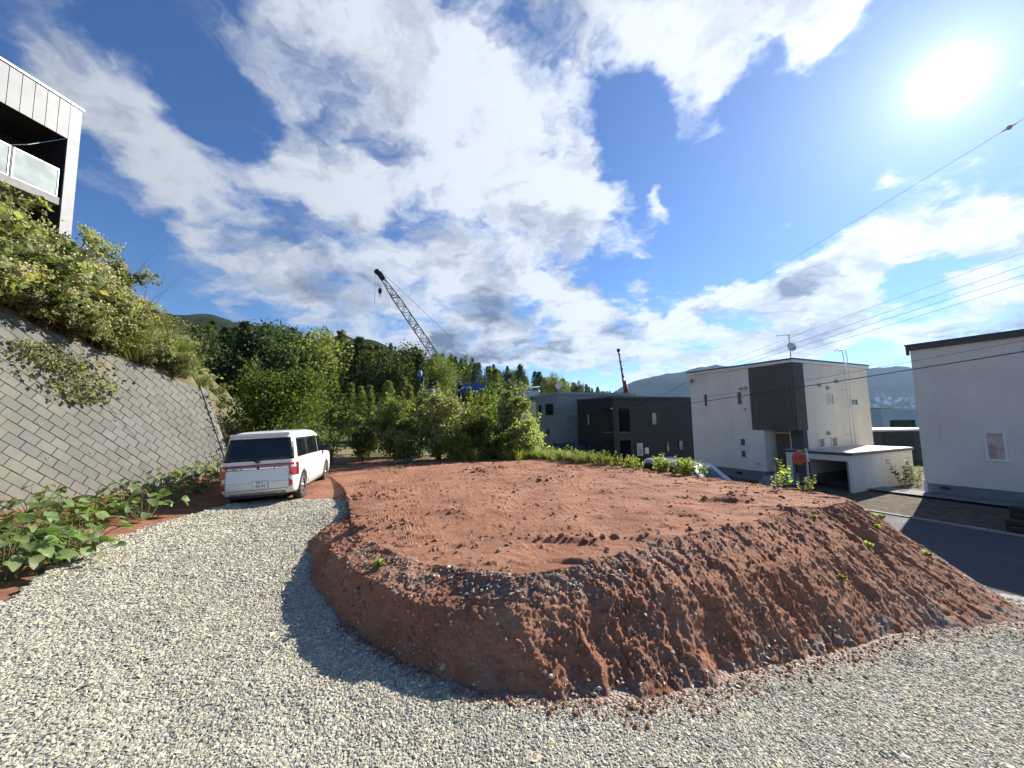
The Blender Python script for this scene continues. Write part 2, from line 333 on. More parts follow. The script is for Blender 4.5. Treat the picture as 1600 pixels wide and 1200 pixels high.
def T(x, y):
    x = np.asarray(x, float); y = np.asarray(y, float); shp = x.shape; x = x.ravel(); y = y.ravel(); out = np.empty(len(x))
    for i in range(0, len(x), 20000):
        d = np.hypot(x[i:i + 20000, None] - CP[None, :, 0], y[i:i + 20000, None] - CP[None, :, 1]); out[i:i + 20000] = _phi(d) @ _w[:-1] + _w[-1]
    k = sstep(400, 900, np.hypot(x, y)); out = out * (1 - k) + (-7) * k
    return out.reshape(shp)
def Tz(x, y): return float(T(np.array([x]), np.array([y]))[0])

# one sheet of ground out to the horizon
th = np.radians(np.concatenate([np.arange(-68, 68, 0.45), np.arange(68, 292, 4.0)])); rr = np.concatenate([[0.01], np.geomspace(0.4, 12000, 290)])
RR, TH = np.meshgrid(rr, th, indexing='ij'); gx = RR * np.sin(TH); gy = RR * np.cos(TH); gz = T(gx, gy) - 0.03
nr, na = RR.shape; idx = np.arange(nr * na).reshape(nr, na); nx = np.roll(idx, -1, axis=1)
Fq = np.stack([idx[:-1], nx[:-1], nx[1:], idx[1:]], -1).reshape(-1, 4)[:, ::-1]
gm = mesh_np('ground', np.stack([gx, gy, gz], -1).reshape(-1, 3), Fq, True)
red = np.array((0.30, 0.145, 0.095)); yard = np.array((0.15, 0.125, 0.095)); grass = np.array((0.085, 0.105, 0.035)); tan = np.array((0.22, 0.20, 0.11)); wood = np.array((0.03, 0.045, 0.02))
X, Y = gx.ravel(), gy.ravel(); dist = np.hypot(X, Y)
kred = sstep(23, 19, Y) * sstep(6.5, 5.0, X + 0 * Y)
cov = np.where((dist > 60)[:, None], wood, grass)[:] * 1.0
cov = cov * (1 - kred[:, None]) + red * kred[:, None]
ky = sstep(5.5, 7.5, X + 0.2 * (Y - 10)) * sstep(45, 35, dist); cov = cov * (1 - ky[:, None]) + yard * ky[:, None]
kt = sstep(20, 24, Y) * sstep(36, 30, Y) * sstep(-30, -24, X) * sstep(0, -4, X) * sstep(-.2, .3, pn(X * .3, Y * .3) + .3); cov = cov * (1 - kt[:, None]) + tan * kt[:, None]
ca = gm.color_attributes.new('cover', 'FLOAT_COLOR', 'POINT'); ca.data.foreach_set('color', np.concatenate([cov, np.ones((len(cov), 1))], 1).astype(np.float32).ravel())
mg, q, p = newmat('ground_cover'); at = q.n('ShaderNodeAttribute', attribute_name='cover'); vec = q.n('ShaderNodeTexCoord').outputs['Object']
c = q.mix(1.0, at.outputs['Color'], q.mix(q.ss(q.noise(vec, 3.0, 10, 0.7), 0.25, 0.75), (0.55, 0.55, 0.55), (1.35, 1.3, 1.2)), 'MULTIPLY')
q.t.links.new(c, p.inputs['Base Color']); p.inputs['Roughness'].default_value = 0.95; p.inputs['Specular IOR Level'].default_value = 0.1
bn = q.n('ShaderNodeBump'); bn.inputs['Strength'].default_value = 0.8; bn.inputs['Distance'].default_value = 0.04; q.t.links.new(q.noise(vec, 14, 9, 0.7), bn.inputs['Height']); q.t.links.new(bn.outputs[0], p.inputs['Normal'])
tag(put('ground', gm, mg), 'earth and grass spreading away under the whole site', kind='structure')

# ------------------------------------------------------------------ gravel drive
GP = np.array([(-4.3,-3),(-5.3,2.8),(-5.95,4.6),(-7.0,6.6),(-7.1,8),(-7.05,9.8),(-6.0,11.0),(-4.5,10.8),(-3.4,9.2),(-3.1,8.3),(0,5.2),(5,7),(7.4,8.0),(9.8,8.3),(10.25,8.0),(14.0,0.0),(13.5,-3)])
def inpoly(P, x, y):
    x = np.asarray(x); y = np.asarray(y); r = np.zeros(x.shape, bool); n = len(P); j = n - 1
    for i in range(n):
        xi, yi = P[i]; xj, yj = P[j]
        cnd = ((yi > y) != (yj > y)) & (x < (xj - xi) * (y - yi) / (yj - yi + 1e-12) + xi); r ^= cnd; j = i
    return r
def gravel_at(x, y):
    jx = x + 0.16 * fbm(x * 1.7, y * 1.7, 3, 40); jy = y + 0.16 * fbm(x * 1.7, y * 1.7, 3, 50); return inpoly(GP, jx, jy)
def gravel_z(x, y): return T(x, y) + 0.022 + 0.022 * fbm(x * 0.9, y * 0.9, 3, 60) + 0.008 * fbm(x * 5, y * 5, 2, 65)
st = 0.06
ax = np.arange(-8, 14.5, st); ay = np.arange(-3, 11, st); GX, GY = np.meshgrid(ax, ay, indexing='ij'); GZ = gravel_z(GX, GY)
idx = np.arange(GX.size).reshape(GX.shape); ok = gravel_at(GX + st / 2, GY + st / 2)[:-1, :-1]
Fq = np.stack([idx[:-1, :-1], idx[1:, :-1], idx[1:, 1:], idx[:-1, 1:]], -1)[ok]
used = np.unique(Fq); rm = -np.ones(GX.size, int); rm[used] = np.arange(len(used))
m_, q, p = newmat('gravel'); vec = q.n('ShaderNodeTexCoord').outputs['Object']
at_s = q.n('ShaderNodeAttribute', attribute_name='soil'); vo = q.n('ShaderNodeTexVoronoi'); q.t.links.new(vec, vo.inputs['Vector']); vo.inputs['Scale'].default_value = 32; vo.inputs['Randomness'].default_value = 1
sc_ = q.n('ShaderNodeSeparateColor'); q.t.links.new(vo.outputs['Color'], sc_.inputs[0])
rp = q.n('ShaderNodeValToRGB'); els = rp.color_ramp.elements; els[0].color = (0.24, 0.235, 0.215, 1); els[1].color = (0.55, 0.53, 0.46, 1)
for pos, cc in ((0.35, (0.34, 0.333, 0.305)), (0.7, (0.42, 0.41, 0.365)), (0.9, (0.45, 0.40, 0.31))): e = els.new(pos); e.color = (*cc, 1)
q.t.links.new(sc_.outputs[0], rp.inputs[0])
c = q.mix(q.ss(vo.outputs['Distance'], 0.42, 0.8), q.mix(at_s.outputs['Fac'], rp.outputs[0], (0.36, 0.21, 0.14)), q.mix(at_s.outputs['Fac'], (0.27, 0.262, 0.235), (0.30, 0.16, 0.10)))
q.t.links.new(c, p.inputs['Base Color']); p.inputs['Roughness'].default_value = 0.9; p.inputs['Specular IOR Level'].default_value = 0.25
bn = q.n('ShaderNodeBump'); bn.inputs['Strength'].default_value = 1.0; bn.inputs['Distance'].default_value = 0.025; bn.invert = True
q.t.links.new(vo.outputs['Distance'], bn.inputs['Height']); q.t.links.new(bn.outputs[0], p.inputs['Normal']); M['gravel'] = m_
gmesh = mesh_np('gravel_drive', np.stack([GX, GY, GZ], -1).reshape(-1, 3)[used], rm[Fq], True)
tag(put('gravel_drive', gmesh, m_), 'pale grey crushed stone drive curving round the earth platform', kind='structure')

# ------------------------------------------------------------------ the earth platform: foot, shoulder and lip line round it
EP = np.array([
 (-9.6,12.6,.30,-9.6,12.65,.31,-9.6,12.7,.32),(-6.9,11.0,.13,-6.9,11.05,.14,-6.85,11.1,.16),(-4.4,10.0,.19,-4.35,10.1,.205,-4.3,10.15,.225),(-3.4,9.2,.235,-3.3,9.25,.26,-3.2,9.3,.285),
 (-3.7,8.0,.20,-3.3,7.9,.33,-3.0,7.95,.38),(-3.6,6.98,.12,-3.15,6.85,.33,-2.85,6.95,.42),(-3.2,6.18,.04,-2.88,6.2,.34,-2.55,6.35,.44),(-2.76,5.47,-.03,-2.46,5.5,.36,-2.1,5.7,.46),(-1.99,4.6,-.1,-1.83,4.8,.38,-1.45,5.1,.49),
 (-1.19,3.97,-.12,-1.16,4.2,.38,-.9,4.65,.51),(-.65,3.62,-.14,-.72,4.08,.35,-.5,4.5,.53),(-.05,3.48,-.16,-.08,3.94,.34,0,4.28,.55),(.85,3.50,-.21,.86,4.16,.34,.78,4.52,.57),(1.64,3.74,-.31,1.56,4.3,.32,1.5,4.95,.59),
 (2.56,4.22,-.43,2.5,4.75,.28,2.45,5.4,.62),(3.84,4.78,-.61,3.75,5.4,.2,3.7,6.1,.60),(5.2,5.42,-.77,5.0,6.1,.1,4.9,6.75,.59),(6.2,5.78,-.9,5.9,6.55,.0,5.7,7.15,.57),(8.3,6.6,-1.17,7.3,7.2,-.22,6.35,7.5,.55),
 (9.1,7.5,-1.44,7.85,7.9,-.40,6.6,8.1,.53),(8.7,9.2,-1.64,7.5,9.1,-.36,6.3,8.9,.52),(7.2,11.5,-1.6,6.2,11,-.25,5.5,10.7,.50),(6.0,14,-1.55,5,13.5,-.2,4.3,13.1,.48),(4.4,17,-1.45,3.5,16.3,-.1,2.6,15.7,.46),(3,19.5,-1.35,2.3,18.8,0,1.5,17.8,.45)], float)
def catmull(P, n):
    P = np.asarray(P); t = np.linspace(0, len(P) - 1 - 1e-9, n); i = t.astype(int); f = (t - i)[:, None]
    g = lambda k: P[np.clip(k, 0, len(P) - 1)]
    a, b_, c_, d_ = g(i - 1), g(i), g(i + 1), g(i + 2)
    return 0.5 * (2 * b_ + (c_ - a) * f + (2 * a - 5 * b_ + 4 * c_ - d_) * f ** 2 + (3 * b_ - a - 3 * c_ + d_) * f ** 3)
dn = catmull(EP, 6000)
seg = np.hypot(*np.diff((dn[:, 0:2] + dn[:, 6:8]) / 2, axis=0).T); arc = np.concatenate([[0], np.cumsum(seg)])
mid = (dn[:, 0:2] + dn[:, 6:8]) / 2; wgt = 1.0 / np.clip(np.hypot(mid[:, 0], mid[:, 1]), 3.5, 20)       # more samples nearer the camera
cw = np.concatenate([[0], np.cumsum(seg * (wgt[1:] + wgt[:-1]) / 2)]); NU = 1650
ui = np.interp(np.linspace(0, cw[-1], NU), cw, np.arange(6000)); lo_ = np.clip(ui.astype(int), 0, 5998); fr = (ui - lo_)[:, None]
E_ = dn[lo_] * (1 - fr) + dn[lo_ + 1] * fr; AU = np.interp(ui, np.arange(6000), arc); UI = ui / 5999 * (len(EP) - 1)
ft, sh, lp = E_[:, 0:3], E_[:, 3:6], E_[:, 6:9]
cx_ = np.interp(UI, [0, 11, 24], [-11.5, -3.0, 0.8]); cy_ = np.interp(UI, [0, 11, 24], [16.5, 18.6, 19.0]); ctr = np.stack([cx_, cy_, np.interp(UI, [0, 2, 6, 11], [.30, .28, .34, .40])], 1)
NF = 96
outd = ft - lp; outd[:, 2] = 0; outd /= np.linalg.norm(outd, axis=1)[:, None] + 1e-9
sk = ft + outd * 0.10; sk[:, 2] -= 0.14
rows = [sk]
tv = np.linspace(0, 1, NF)
face = np.stack([np.where((t < 0.58), 1, 0) * 0 + (ft + (sh - ft) * (t / 0.58) if t < 0.58 else sh + (lp - sh) * ((t - 0.58) / 0.42)) for t in tv], 0)
for _ in range(5): face[1:-1] = (face[:-2] + 2 * face[1:-1] + face[2:]) / 4
rows += list(face)
tt = np.concatenate([np.linspace(0, 1, 150)[1:] ** 1.75])
rows += [lp + (ctr - lp) * t for t in tt]
G = np.stack(rows, 0)                                             # (nv, NU, 3)
nv = len(G)
du = np.gradient(G, axis=1); dv = np.gradient(G, axis=0); N_ = np.cross(du, dv); N_ /= np.linalg.norm(N_, axis=2)[..., None] + 1e-9
N_ *= np.sign(N_[..., 2:3] + 1e-9)
vl = np.concatenate([[0], np.cumsum(np.linalg.norm(np.diff(G.mean(axis=1), axis=0), axis=1))])
VL = np.zeros((nv, NU)); VL[1:] = np.cumsum(np.linalg.norm(np.diff(G, axis=0), axis=2), axis=0)
AUg = np.broadcast_to(AU, (nv, NU)); UIg = np.broadcast_to(UI, (nv, NU)); px_, py_ = G[..., 0], G[..., 1]
isf = np.zeros(nv); isf[1:NF + 1] = 1; isf = np.convolve(np.pad(isf, 6, mode='edge'), np.ones(13) / 13, 'valid')[:, None]
amp = np.interp(UIg, [0, 3, 4.5, 11, 12.2, 24], [0.05, 0.15, 0.5, 0.6, 1.0, 1.0])
wrp = AUg + 0.22 * fbm(AUg * 1.6, VL * 1.6, 3, 11) + VL * 0.22
rill = fbm(wrp * 1.9, VL * 0.7, 4, 1, .58) * 0.042 - np.clip(np.abs(pn(wrp * 4.1, VL * 0.6, 8)) - .05, 0, .3) * 0.06 - np.clip(pn(wrp * 1.5, VL * .8 + 4, 12) - .26, 0, 1) * .20
clod = fbm(AUg * 7, VL * 6, 4, 5, .62) * 0.024 + np.clip(fbm(AUg * 15, VL * 14, 3, 15, .6) - .02, 0, 1) * 0.034
smooth_face = fbm(AUg * 2.5, VL * 3.5, 5, 18, .55) * .05
dface = np.where(UIg > 11.7, .85 * rill + .62 * clod, .25 * rill + .45 * clod + smooth_face) * amp
wob = 0.5 * fbm(px_ * 0.35, py_ * 0.35, 2, 33)
trk = py_ + 0.035 * px_ ** 2 * .6 + wob * .5                       # tracks left by the digger run across the platform
brk_ = sstep(-.1, .45, pn(px_ * .6, py_ * .8, 35))
ridge = np.clip(pn(px_ * 0.45 + wob, trk * 2.3, 21) - 0.24, 0, .5) * 0.20 * brk_ - np.clip(0.05 - np.abs(pn(px_ * 0.35 + 7, trk * 1.5, 24)), 0, 1) * .35 * (1 - brk_ * .5)
lump = np.clip(fbm(px_ * 1.6, trk * 4.6, 4, 26, .5) - 0.40, 0, .35) * 0.09 + fbm(px_ * .9, py_ * .9, 3, 29) * 0.022 + np.clip(fbm(px_ * 5, trk * 7, 2, 27) - .25, 0, .5) * 0.012
edge0 = np.minimum(1, np.concatenate([[0], np.ones(nv - 1)]))[:, None]
dtop = (ridge * 0.8 + lump) * np.interp(UIg, [0, 2, 5], [0.35, 0.5, 1.0])
keep_van = 1 - 0.8 * sstep(1.9, 1.1, np.hypot((px_ + 6.1) / 1.0, (py_ - 11.8) / 2.4))
disp = (dface * isf + dtop * (1 - isf) * keep_van) * edge0
fine_ = 0.007 * fbm(px_ * 30 + G[..., 2] * 20, py_ * 30, 2, 30) * np.clip(isf + .15, 0, 1) * np.interp(np.hypot(px_, py_), [4, 7], [1, .3]) + isf * amp * .006 * fbm(AUg * 34, VL * 34, 2, 36)
G2 = G + N_ * (disp + fine_)[..., None]
grey = np.zeros((nv, NU)); nz1 = fbm(AUg * 2.2, VL * 3.0, 4, 70)
vfr = np.zeros(nv); vfr[1:NF + 1] = tv; vfr[NF + 1:] = 1 + np.arange(nv - NF - 1) / 60; VF = vfr[:, None]
grey = np.maximum(grey, sstep(0.05, 0.45, nz1 + 0.55) * np.exp(-((VF - 0.86) / 0.18) ** 2) * np.interp(UIg, [6, 8, 10, 13.5, 15, 17], [0, .3, .5, .22, .0, 0]))
grey = np.maximum(grey, sstep(0.0, 0.5, nz1 + 0.25) * np.exp(-((VF - 0.0) / 0.16) ** 2) * np.interp(UIg, [5, 12, 15, 18, 19.2, 20], [.2, .3, .8, .8, 1, 1]))
grey = np.maximum(grey, sstep(-.45, 0.15, nz1) * np.interp(UIg, [17.9, 18.7, 21, 22], [0, 1.1, 1.1, 0]) * sstep(.72, .45, VF)) * 0.9
idx = np.arange(nv * NU).reshape(nv, NU); Fq = np.stack([idx[:-1, :-1], idx[:-1, 1:], idx[1:, 1:], idx[1:, :-1]], -1).reshape(-1, 4)
em = mesh_np('earth_platform', G2.reshape(-1, 3), Fq, True)
a_ = em.attributes.new('grey', 'FLOAT', 'POINT'); a_.data.foreach_set('value', grey.astype(np.float32).ravel())
tag(put('earth_platform', em, M['red_soil']), 'raised platform of bare red brown earth with cut sloping sides', kind='structure')
FOOT = np.concatenate([ft[:, :2], ctr[::-1, :2]])
_fl = ft[::6, :2][(UI[::6] > 3) & (UI[::6] < 21)]; _fu = UI[::6][(UI[::6] > 3) & (UI[::6] < 21)]
def soil_on_gravel(x, y):
    """earth washed out over the stones below the slope"""
    out = np.zeros(len(x))
    for i in range(0, len(x), 20000):
        d = np.hypot(x[i:i + 20000, None] - _fl[None, :, 0], y[i:i + 20000, None] - _fl[None, :, 1]); j = d.argmin(1); dm = d[np.arange(len(j)), j]
        wd_ = np.interp(_fu[j], [3, 10, 11.5, 13, 16, 19, 21], [.02, .03, .10, .20, .26, .30, .1]) * (1 + .9 * fbm(x[i:i + 20000] * 2.1, y[i:i + 20000] * 2.1, 3, 77)); out[i:i + 20000] = sstep(1.25, .55, dm / np.maximum(wd_, .01))
    return out
_gv = np.stack([GX, GY], -1).reshape(-1, 2)[used]; _sa = gmesh.attributes.new('soil', 'FLOAT', 'POINT'); _sa.data.foreach_set('value', (soil_on_gravel(_gv[:, 0], _gv[:, 1]) * .6).astype(np.float32))

# ------------------------------------------------------------------ loose stones and clods
_t = (1 + 5 ** .5) / 2
ICO = np.array([(-1,_t,0),(1,_t,0),(-1,-_t,0),(1,-_t,0),(0,-1,_t),(0,1,_t),(0,-1,-_t),(0,1,-_t),(_t,0,-1),(_t,0,1),(-_t,0,-1),(-_t,0,1)]) / math.hypot(1, _t)
ICF = np.array([(0,11,5),(0,5,1),(0,1,7),(0,7,10),(0,10,11),(1,5,9),(5,11,4),(11,10,2),(10,7,6),(7,1,8),(3,9,4),(3,4,2),(3,2,6),(3,6,8),(3,8,9),(4,9,5),(2,4,11),(6,2,10),(8,6,7),(9,8,1)])
OCT = np.array([(1, 0, 0), (0, 1, 0), (-1, 0, 0), (0, -1, 0), (0, 0, 1), (0, 0, -1)], float); OCF = np.array([(0, 1, 4), (1, 2, 4), (2, 3, 4), (3, 0, 4), (1, 0, 5), (2, 1, 5), (3, 2, 5), (0, 3, 5)])
def stones(name, P, size, m, flat=0.6, jit=0.28, seed=1, base=None):
    g = np.random.default_rng(seed); n = len(P)
    BV, BF = base or (ICO, ICF); nvb = len(BV)
    V = (BV[None] + g.uniform(-jit, jit, (n, nvb, 3)) * .8) * (1 + g.uniform(-jit, jit, (n, nvb, 1))) * g.uniform([0.7, 0.55, flat * 0.6], [1.3, 1.0, flat * 1.2], (n, 3))[:, None, :]
    a = g.uniform(0, 6.283, n); t = g.uniform(-0.6, 0.6, n)
    ca_, sa = np.cos(a)[:, None], np.sin(a)[:, None]; ct, st_ = np.cos(t)[:, None], np.sin(t)[:, None]
    y = V[..., 1] * ct - V[..., 2] * st_; z = V[..., 1] * st_ + V[..., 2] * ct; x = V[..., 0]
    V = np.stack([x * ca_ - y * sa, x * sa + y * ca_, z], -1) * size[:, None, None] + P[:, None, :]
    F = (BF[None] + nvb * np.arange(n)[:, None, None]).reshape(-1, 3)
    return put(name, mesh_np(name, V.reshape(-1, 3), F), m)
ms, q, p = newmat('crushed_stone'); gg = q.n('ShaderNodeNewGeometry'); rp = q.n('ShaderNodeValToRGB'); els = rp.color_ramp.elements
els[0].color = (0.25, 0.245, 0.225, 1); els[1].color = (0.58, 0.555, 0.48, 1)
for pos, cc in ((0.22, (0.29, 0.285, 0.26)), (0.5, (0.37, 0.36, 0.325)), (0.76, (0.44, 0.42, 0.37)), (0.88, (0.56, 0.47, 0.33)), (0.95, (0.64, 0.61, 0.54))): e = els.new(pos); e.color = (*cc, 1)
q.t.links.new(gg.outputs['Random Per Island'], rp.inputs[0])
vec = q.n('ShaderNodeTexCoord').outputs['Object']; c = q.mix(1.0, rp.outputs[0], q.mix(q.noise(vec, 90, 3), (0.94, 0.915, 0.80), (1.38, 1.345, 1.19)), 'MULTIPLY'); c = q.mix(1.0, c, q.mix(q.ss(q.noise(vec, .9, 6, .65), .3, .7), (0.84, 0.83, 0.81), (1.08, 1.07, 1.05)), 'MULTIPLY'); c = q.mix(q.ss(q.noise(vec, .45, 5, .7), .55, .72, 0, .22), c, (0.36, 0.27, 0.19))
q.t.links.new(c, p.inputs['Base Color']); p.inputs['Roughness'].default_value = 0.85; p.inputs['Specular IOR Level'].default_value = 0.3; M['stone'] = ms
pts = []
def scatter(n, r0, r1):
    a = rng.uniform(rad(-58), rad(58), n); r = np.sqrt(rng.uniform(r0 * r0, r1 * r1, n)); return r * np.sin(a), r * np.cos(a)
_n = 760000; _a = rng.uniform(rad(-58), rad(58), _n); _r = np.sqrt(rng.uniform(1.9 ** 2, 12.5 ** 2, _n)); _s = .0108 + np.clip(_r - 3, 0, 9) * .0013
k = rng.uniform(size=_n) < (.0108 / _s) ** 2; x, y, _s = (_r * np.sin(_a))[k], (_r * np.cos(_a))[k], _s[k]
k = inpoly(GP, x, y) & ~inpoly(FOOT, x, y); x, y, _s = x[k], y[k], _s[k]; k = gravel_at(x, y); x, y, _s = x[k], y[k], _s[k]; k = rng.uniform(size=len(x)) > soil_on_gravel(x, y) * .5; x, y, _s = x[k], y[k], _s[k]
pts.append((np.stack([x, y, gravel_z(x, y) + 0.002], 1), _s * rng.lognormal(0, .30, len(x))))
# spill at the foot and on the stony end of the slope
k = np.where(rng.uniform(size=grey.size) < grey.ravel() * np.where(UIg.ravel() > 18.0, .42, .10))[0]; k = k[np.hypot(*G2.reshape(-1, 3)[k, :2].T) < 14]
pts.append((G2.reshape(-1, 3)[k] + (0, 0, .004), rng.lognormal(math.log(.017), 0.35, len(k))))
so_ = stones('gravel_stones', np.concatenate([a for a, _ in pts]), np.concatenate([s for _, s in pts]) * 1.12, ms, .42, base=(OCT, OCF))
tag(so_, 'loose grey and cream crushed stones covering the drive', kind='stuff')
# clods of earth lying on the platform and below its slopes
flat_ = G2.reshape(-1, 3); vis = np.hypot(flat_[:, 0], flat_[:, 1]) < 16; lumpn = (fbm(flat_[:, 0] * 1.2, flat_[:, 1] * 2.0, 3, 80) + 0.5)
pr = np.where(np.repeat(np.arange(nv) > NF, NU), 0.009, 0.032) * np.clip(lumpn, 0.05, 2) * vis
pr[np.repeat(np.arange(nv) < 2, NU)] *= 2
k = np.where(rng.uniform(size=len(flat_)) < pr)[0]; k = k[np.hypot(flat_[k, 0] + 6.1, (flat_[k, 1] - 11.5) / 2.2) > 1.3]
rdg = (ridge.ravel() > .035) & np.repeat(np.arange(nv) > NF + 3, NU) & vis; k2 = np.where(rdg & (rng.uniform(size=len(flat_)) < .035))[0]; k3 = np.where(np.repeat(np.arange(nv) > NF + 3, NU) & vis & (rng.uniform(size=len(flat_)) < .0007))[0]
sz_ = np.concatenate([rng.lognormal(math.log(.0125), 0.55, len(k)), rng.lognormal(math.log(.026), 0.5, len(k2)), rng.lognormal(math.log(.030), .4, len(k3))]); sz_ = np.minimum(sz_, np.where(np.arange(len(sz_)) < len(k), .028, .05)); k = np.concatenate([k, k2, k3]); far_ = np.hypot(flat_[k, 0] + 6.3, (flat_[k, 1] - 11.8) / 2.2) > 1.3; k, sz_ = k[far_], sz_[far_]
# spoil fallen to the foot of the slope and a little beyond
_u = rng.integers(0, NU, 3200); _u = _u[(UI[_u] > 8) & (UI[_u] < 20)]; _o = np.abs(rng.normal(size=len(_u))) * np.interp(UI[_u], [8, 11, 12.5, 20], [.05, .07, .16, .20]); sx = ft[_u, 0] + outd[_u, 0] * _o; sy = ft[_u, 1] + outd[_u, 1] * _o
spP = np.stack([sx, sy, gravel_z(sx, sy) + .012], 1); spS = rng.lognormal(math.log(.0066), .5, len(sx)); allP = np.concatenate([flat_[k] + (0, 0, .005), spP]); sz_ = np.concatenate([sz_, spS])
co_ = stones('earth_clods', allP, sz_ * 1.15, M['clod'], 0.85, 0.22, 3)
tag(co_, 'small crumbs and clods of red earth lying on the platform', kind='stuff')
k = np.where((rng.uniform(size=len(flat_)) < 0.005 * vis))[0]
pb = stones('pale_pebbles', flat_[k] + (0, 0, .006), rng.lognormal(math.log(.011), 0.4, len(k)), ms, 0.8, 0.25, 4); tag(pb, 'scattered pale pebbles lying on the red earth', kind='stuff')

# ------------------------------------------------------------------ road and yard at the right
RA = Vector((0.42, -0.907, 0)).normalized(); RB = Vector((0.907, 0.42, 0)).normalized()
def strip(name, o, w0, w1, t0, t1, z, m, nz=0.0, step=0.5):
    a = np.arange(t0, t1 + step, step); w = np.linspace(w0, w1, max(2, int((w1 - w0) / step) + 1)); AA, WW = np.meshgrid(a, w, indexing='ij')
    x = o[0] + RA.x * AA + RB.x * WW; y = o[1] + RA.y * AA + RB.y * WW; zz = np.full(x.shape, z) + nz * fbm(x * .6, y * .6, 3, 90)
    i = np.arange(x.size).reshape(x.shape); return put(name, mesh_np(name, np.stack([x, y, zz], -1).reshape(-1, 3), np.stack([i[:-1, :-1], i[1:, :-1], i[1:, 1:], i[:-1, 1:]], -1).reshape(-1, 4), True), m)
M['asphalt'] = mat('asphalt', (0.075, 0.076, 0.08), 0.88, var=0.16, vscale=1.2, bump=0.6, bscale=180, dirt=((0.13, 0.12, 0.105), 0.5))
M['pale_asphalt'] = mat('pale_asphalt', (0.20, 0.20, 0.195), 0.9, var=0.15, vscale=1.5, bump=0.5, bscale=120)
tag(strip('road', (10.2, 8.2), -0.15, 6.2, -45, 16, -1.585, M['asphalt'], 0.004), 'grey asphalt street running below the platform', kind='structure')
kb = MB()
k0 = Vector((10.2, 8.2, 0)) + RB * 6.25
for i in range(-40, 16):
    a0 = k0 + RA * (i * 1.0 + 0.012); a1 = k0 + RA * (i * 1.0 + 0.988); w = RB * 0.16; z0, z1 = -1.7, -1.545
    vs = [a0, a1, a1 + w, a0 + w]; kb.add([(*v.xy, z0) for v in vs] + [(*v.xy, z1) for v in vs], [(0,3,2,1),(4,5,6,7),(0,1,5,4),(1,2,6,5),(2,3,7,6),(3,0,4,7)])
tag(kb.build('kerb', M['concrete']), 'low concrete kerb stones along the far side of the street', kind='structure')

# ------------------------------------------------------------------ far hills
def ridge_mesh(name, prof, y0, depth_f, depth_b, m, label, rough=0.05, nx_=220, ny_=60, seed=100):
    xs = np.linspace(prof[0][0], prof[-1][0], nx_); hs = np.interp(xs, [a for a, _ in prof], [h for _, h in prof])
    k = np.ones(7) / 7; hs = np.convolve(np.pad(hs, 3, mode='edge'), k, 'valid')
    t = np.linspace(-1, 1, ny_); XX, TT = np.meshgrid(xs, t, indexing='ij')
    YY = y0 + np.where(TT < 0, TT * depth_f, TT * depth_b)
    s = np.where(TT < 0, sstep(-1.02, 0.0, TT) ** 1.15, 1 - sstep(0, 1, TT) * 0.9)
    sc = 7.0 / depth_f
    ZZ = (hs[:, None] + 8) * s + (hs.max() * rough) * fbm(XX * sc, YY * sc, 5, seed) * sstep(0, .3, s) - 8
    i = np.arange(XX.size).reshape(XX.shape)
    o = put(name, mesh_np(name, np.stack([XX, YY, ZZ], -1).reshape(-1, 3), np.stack([i[:-1, :-1], i[1:, :-1], i[1:, 1:], i[:-1, 1:]], -1).reshape(-1, 4), True), m)
    tag(o, label, kind='structure'); return lambda x, y: float(ZZ[np.abs(xs - x).argmin(), np.abs(YY[0] - y).argmin()])
def woodmat(name, a, c2, sc, c3=(0.11, 0.13, 0.05)):
    m, q, p = newmat(name); vec = q.n('ShaderNodeTexCoord').outputs['Object']
    n1 = q.noise(vec, sc, 6, 0.6); n2 = q.noise(vec, sc * 12, 5, 0.7)
    c = q.mix(q.ss(n2, 0.3, 0.7), a, c2); c = q.mix(q.ss(n1, 0.5, 0.72, 0, 0.55), c, c3)
    q.t.links.new(c, p.inputs['Base Color']); p.inputs['Roughness'].default_value = 1.0; p.inputs['Specular IOR Level'].default_value = 0
    bn = q.n('ShaderNodeBump'); bn.inputs['Distance'].default_value = 0.5 / sc * 0.12; q.t.links.new(n2, bn.inputs['Height']); q.t.links.new(bn.outputs[0], p.inputs['Normal']); return m
M['far_wood'] = woodmat('far_wood', (0.012, 0.02, 0.012), (0.026, 0.038, 0.018), 0.004, (0.035, 0.045, 0.022))
M['mid_wood'] = woodmat('mid_wood', (0.016, 0.027, 0.011), (0.042, 0.058, 0.021), 0.012, (0.065, 0.08, 0.03))
mt_h = ridge_mesh('mountain', [(300,20),(800,150),(1065,272),(1338,400),(1743,462),(2116,530),(2400,470),(2675,395),(3200,440),(3686,468),(4165,432),(4700,340),(5335,280),(6500,300),(8000,200)], 4000, 2100, 1800, M['far_wood'], 'long wooded mountain range far behind the houses', 0.06, 260, 80)
ridge_mesh('hill', [(-1500,150),(-1100,190),(-836,220),(-762,257),(-716,261),(-639,244),(-546,216),(-480,190),(-430,190),(-386,204),(-348,197),(-271,165),(-150,120),(0,80),(300,30)], 900, 480, 400, M['mid_wood'], 'round green hilltops behind the forest', 0.035, 200, 60, 120)
ridge_mesh('wooded_rise', [(250,2),(420,9),(560,12),(640,7),(760,13),(900,8),(1100,4)], 620, 120, 150, M['mid_wood'], 'low wooded rise beyond the houses at the right', 0.2, 120, 24, 140)
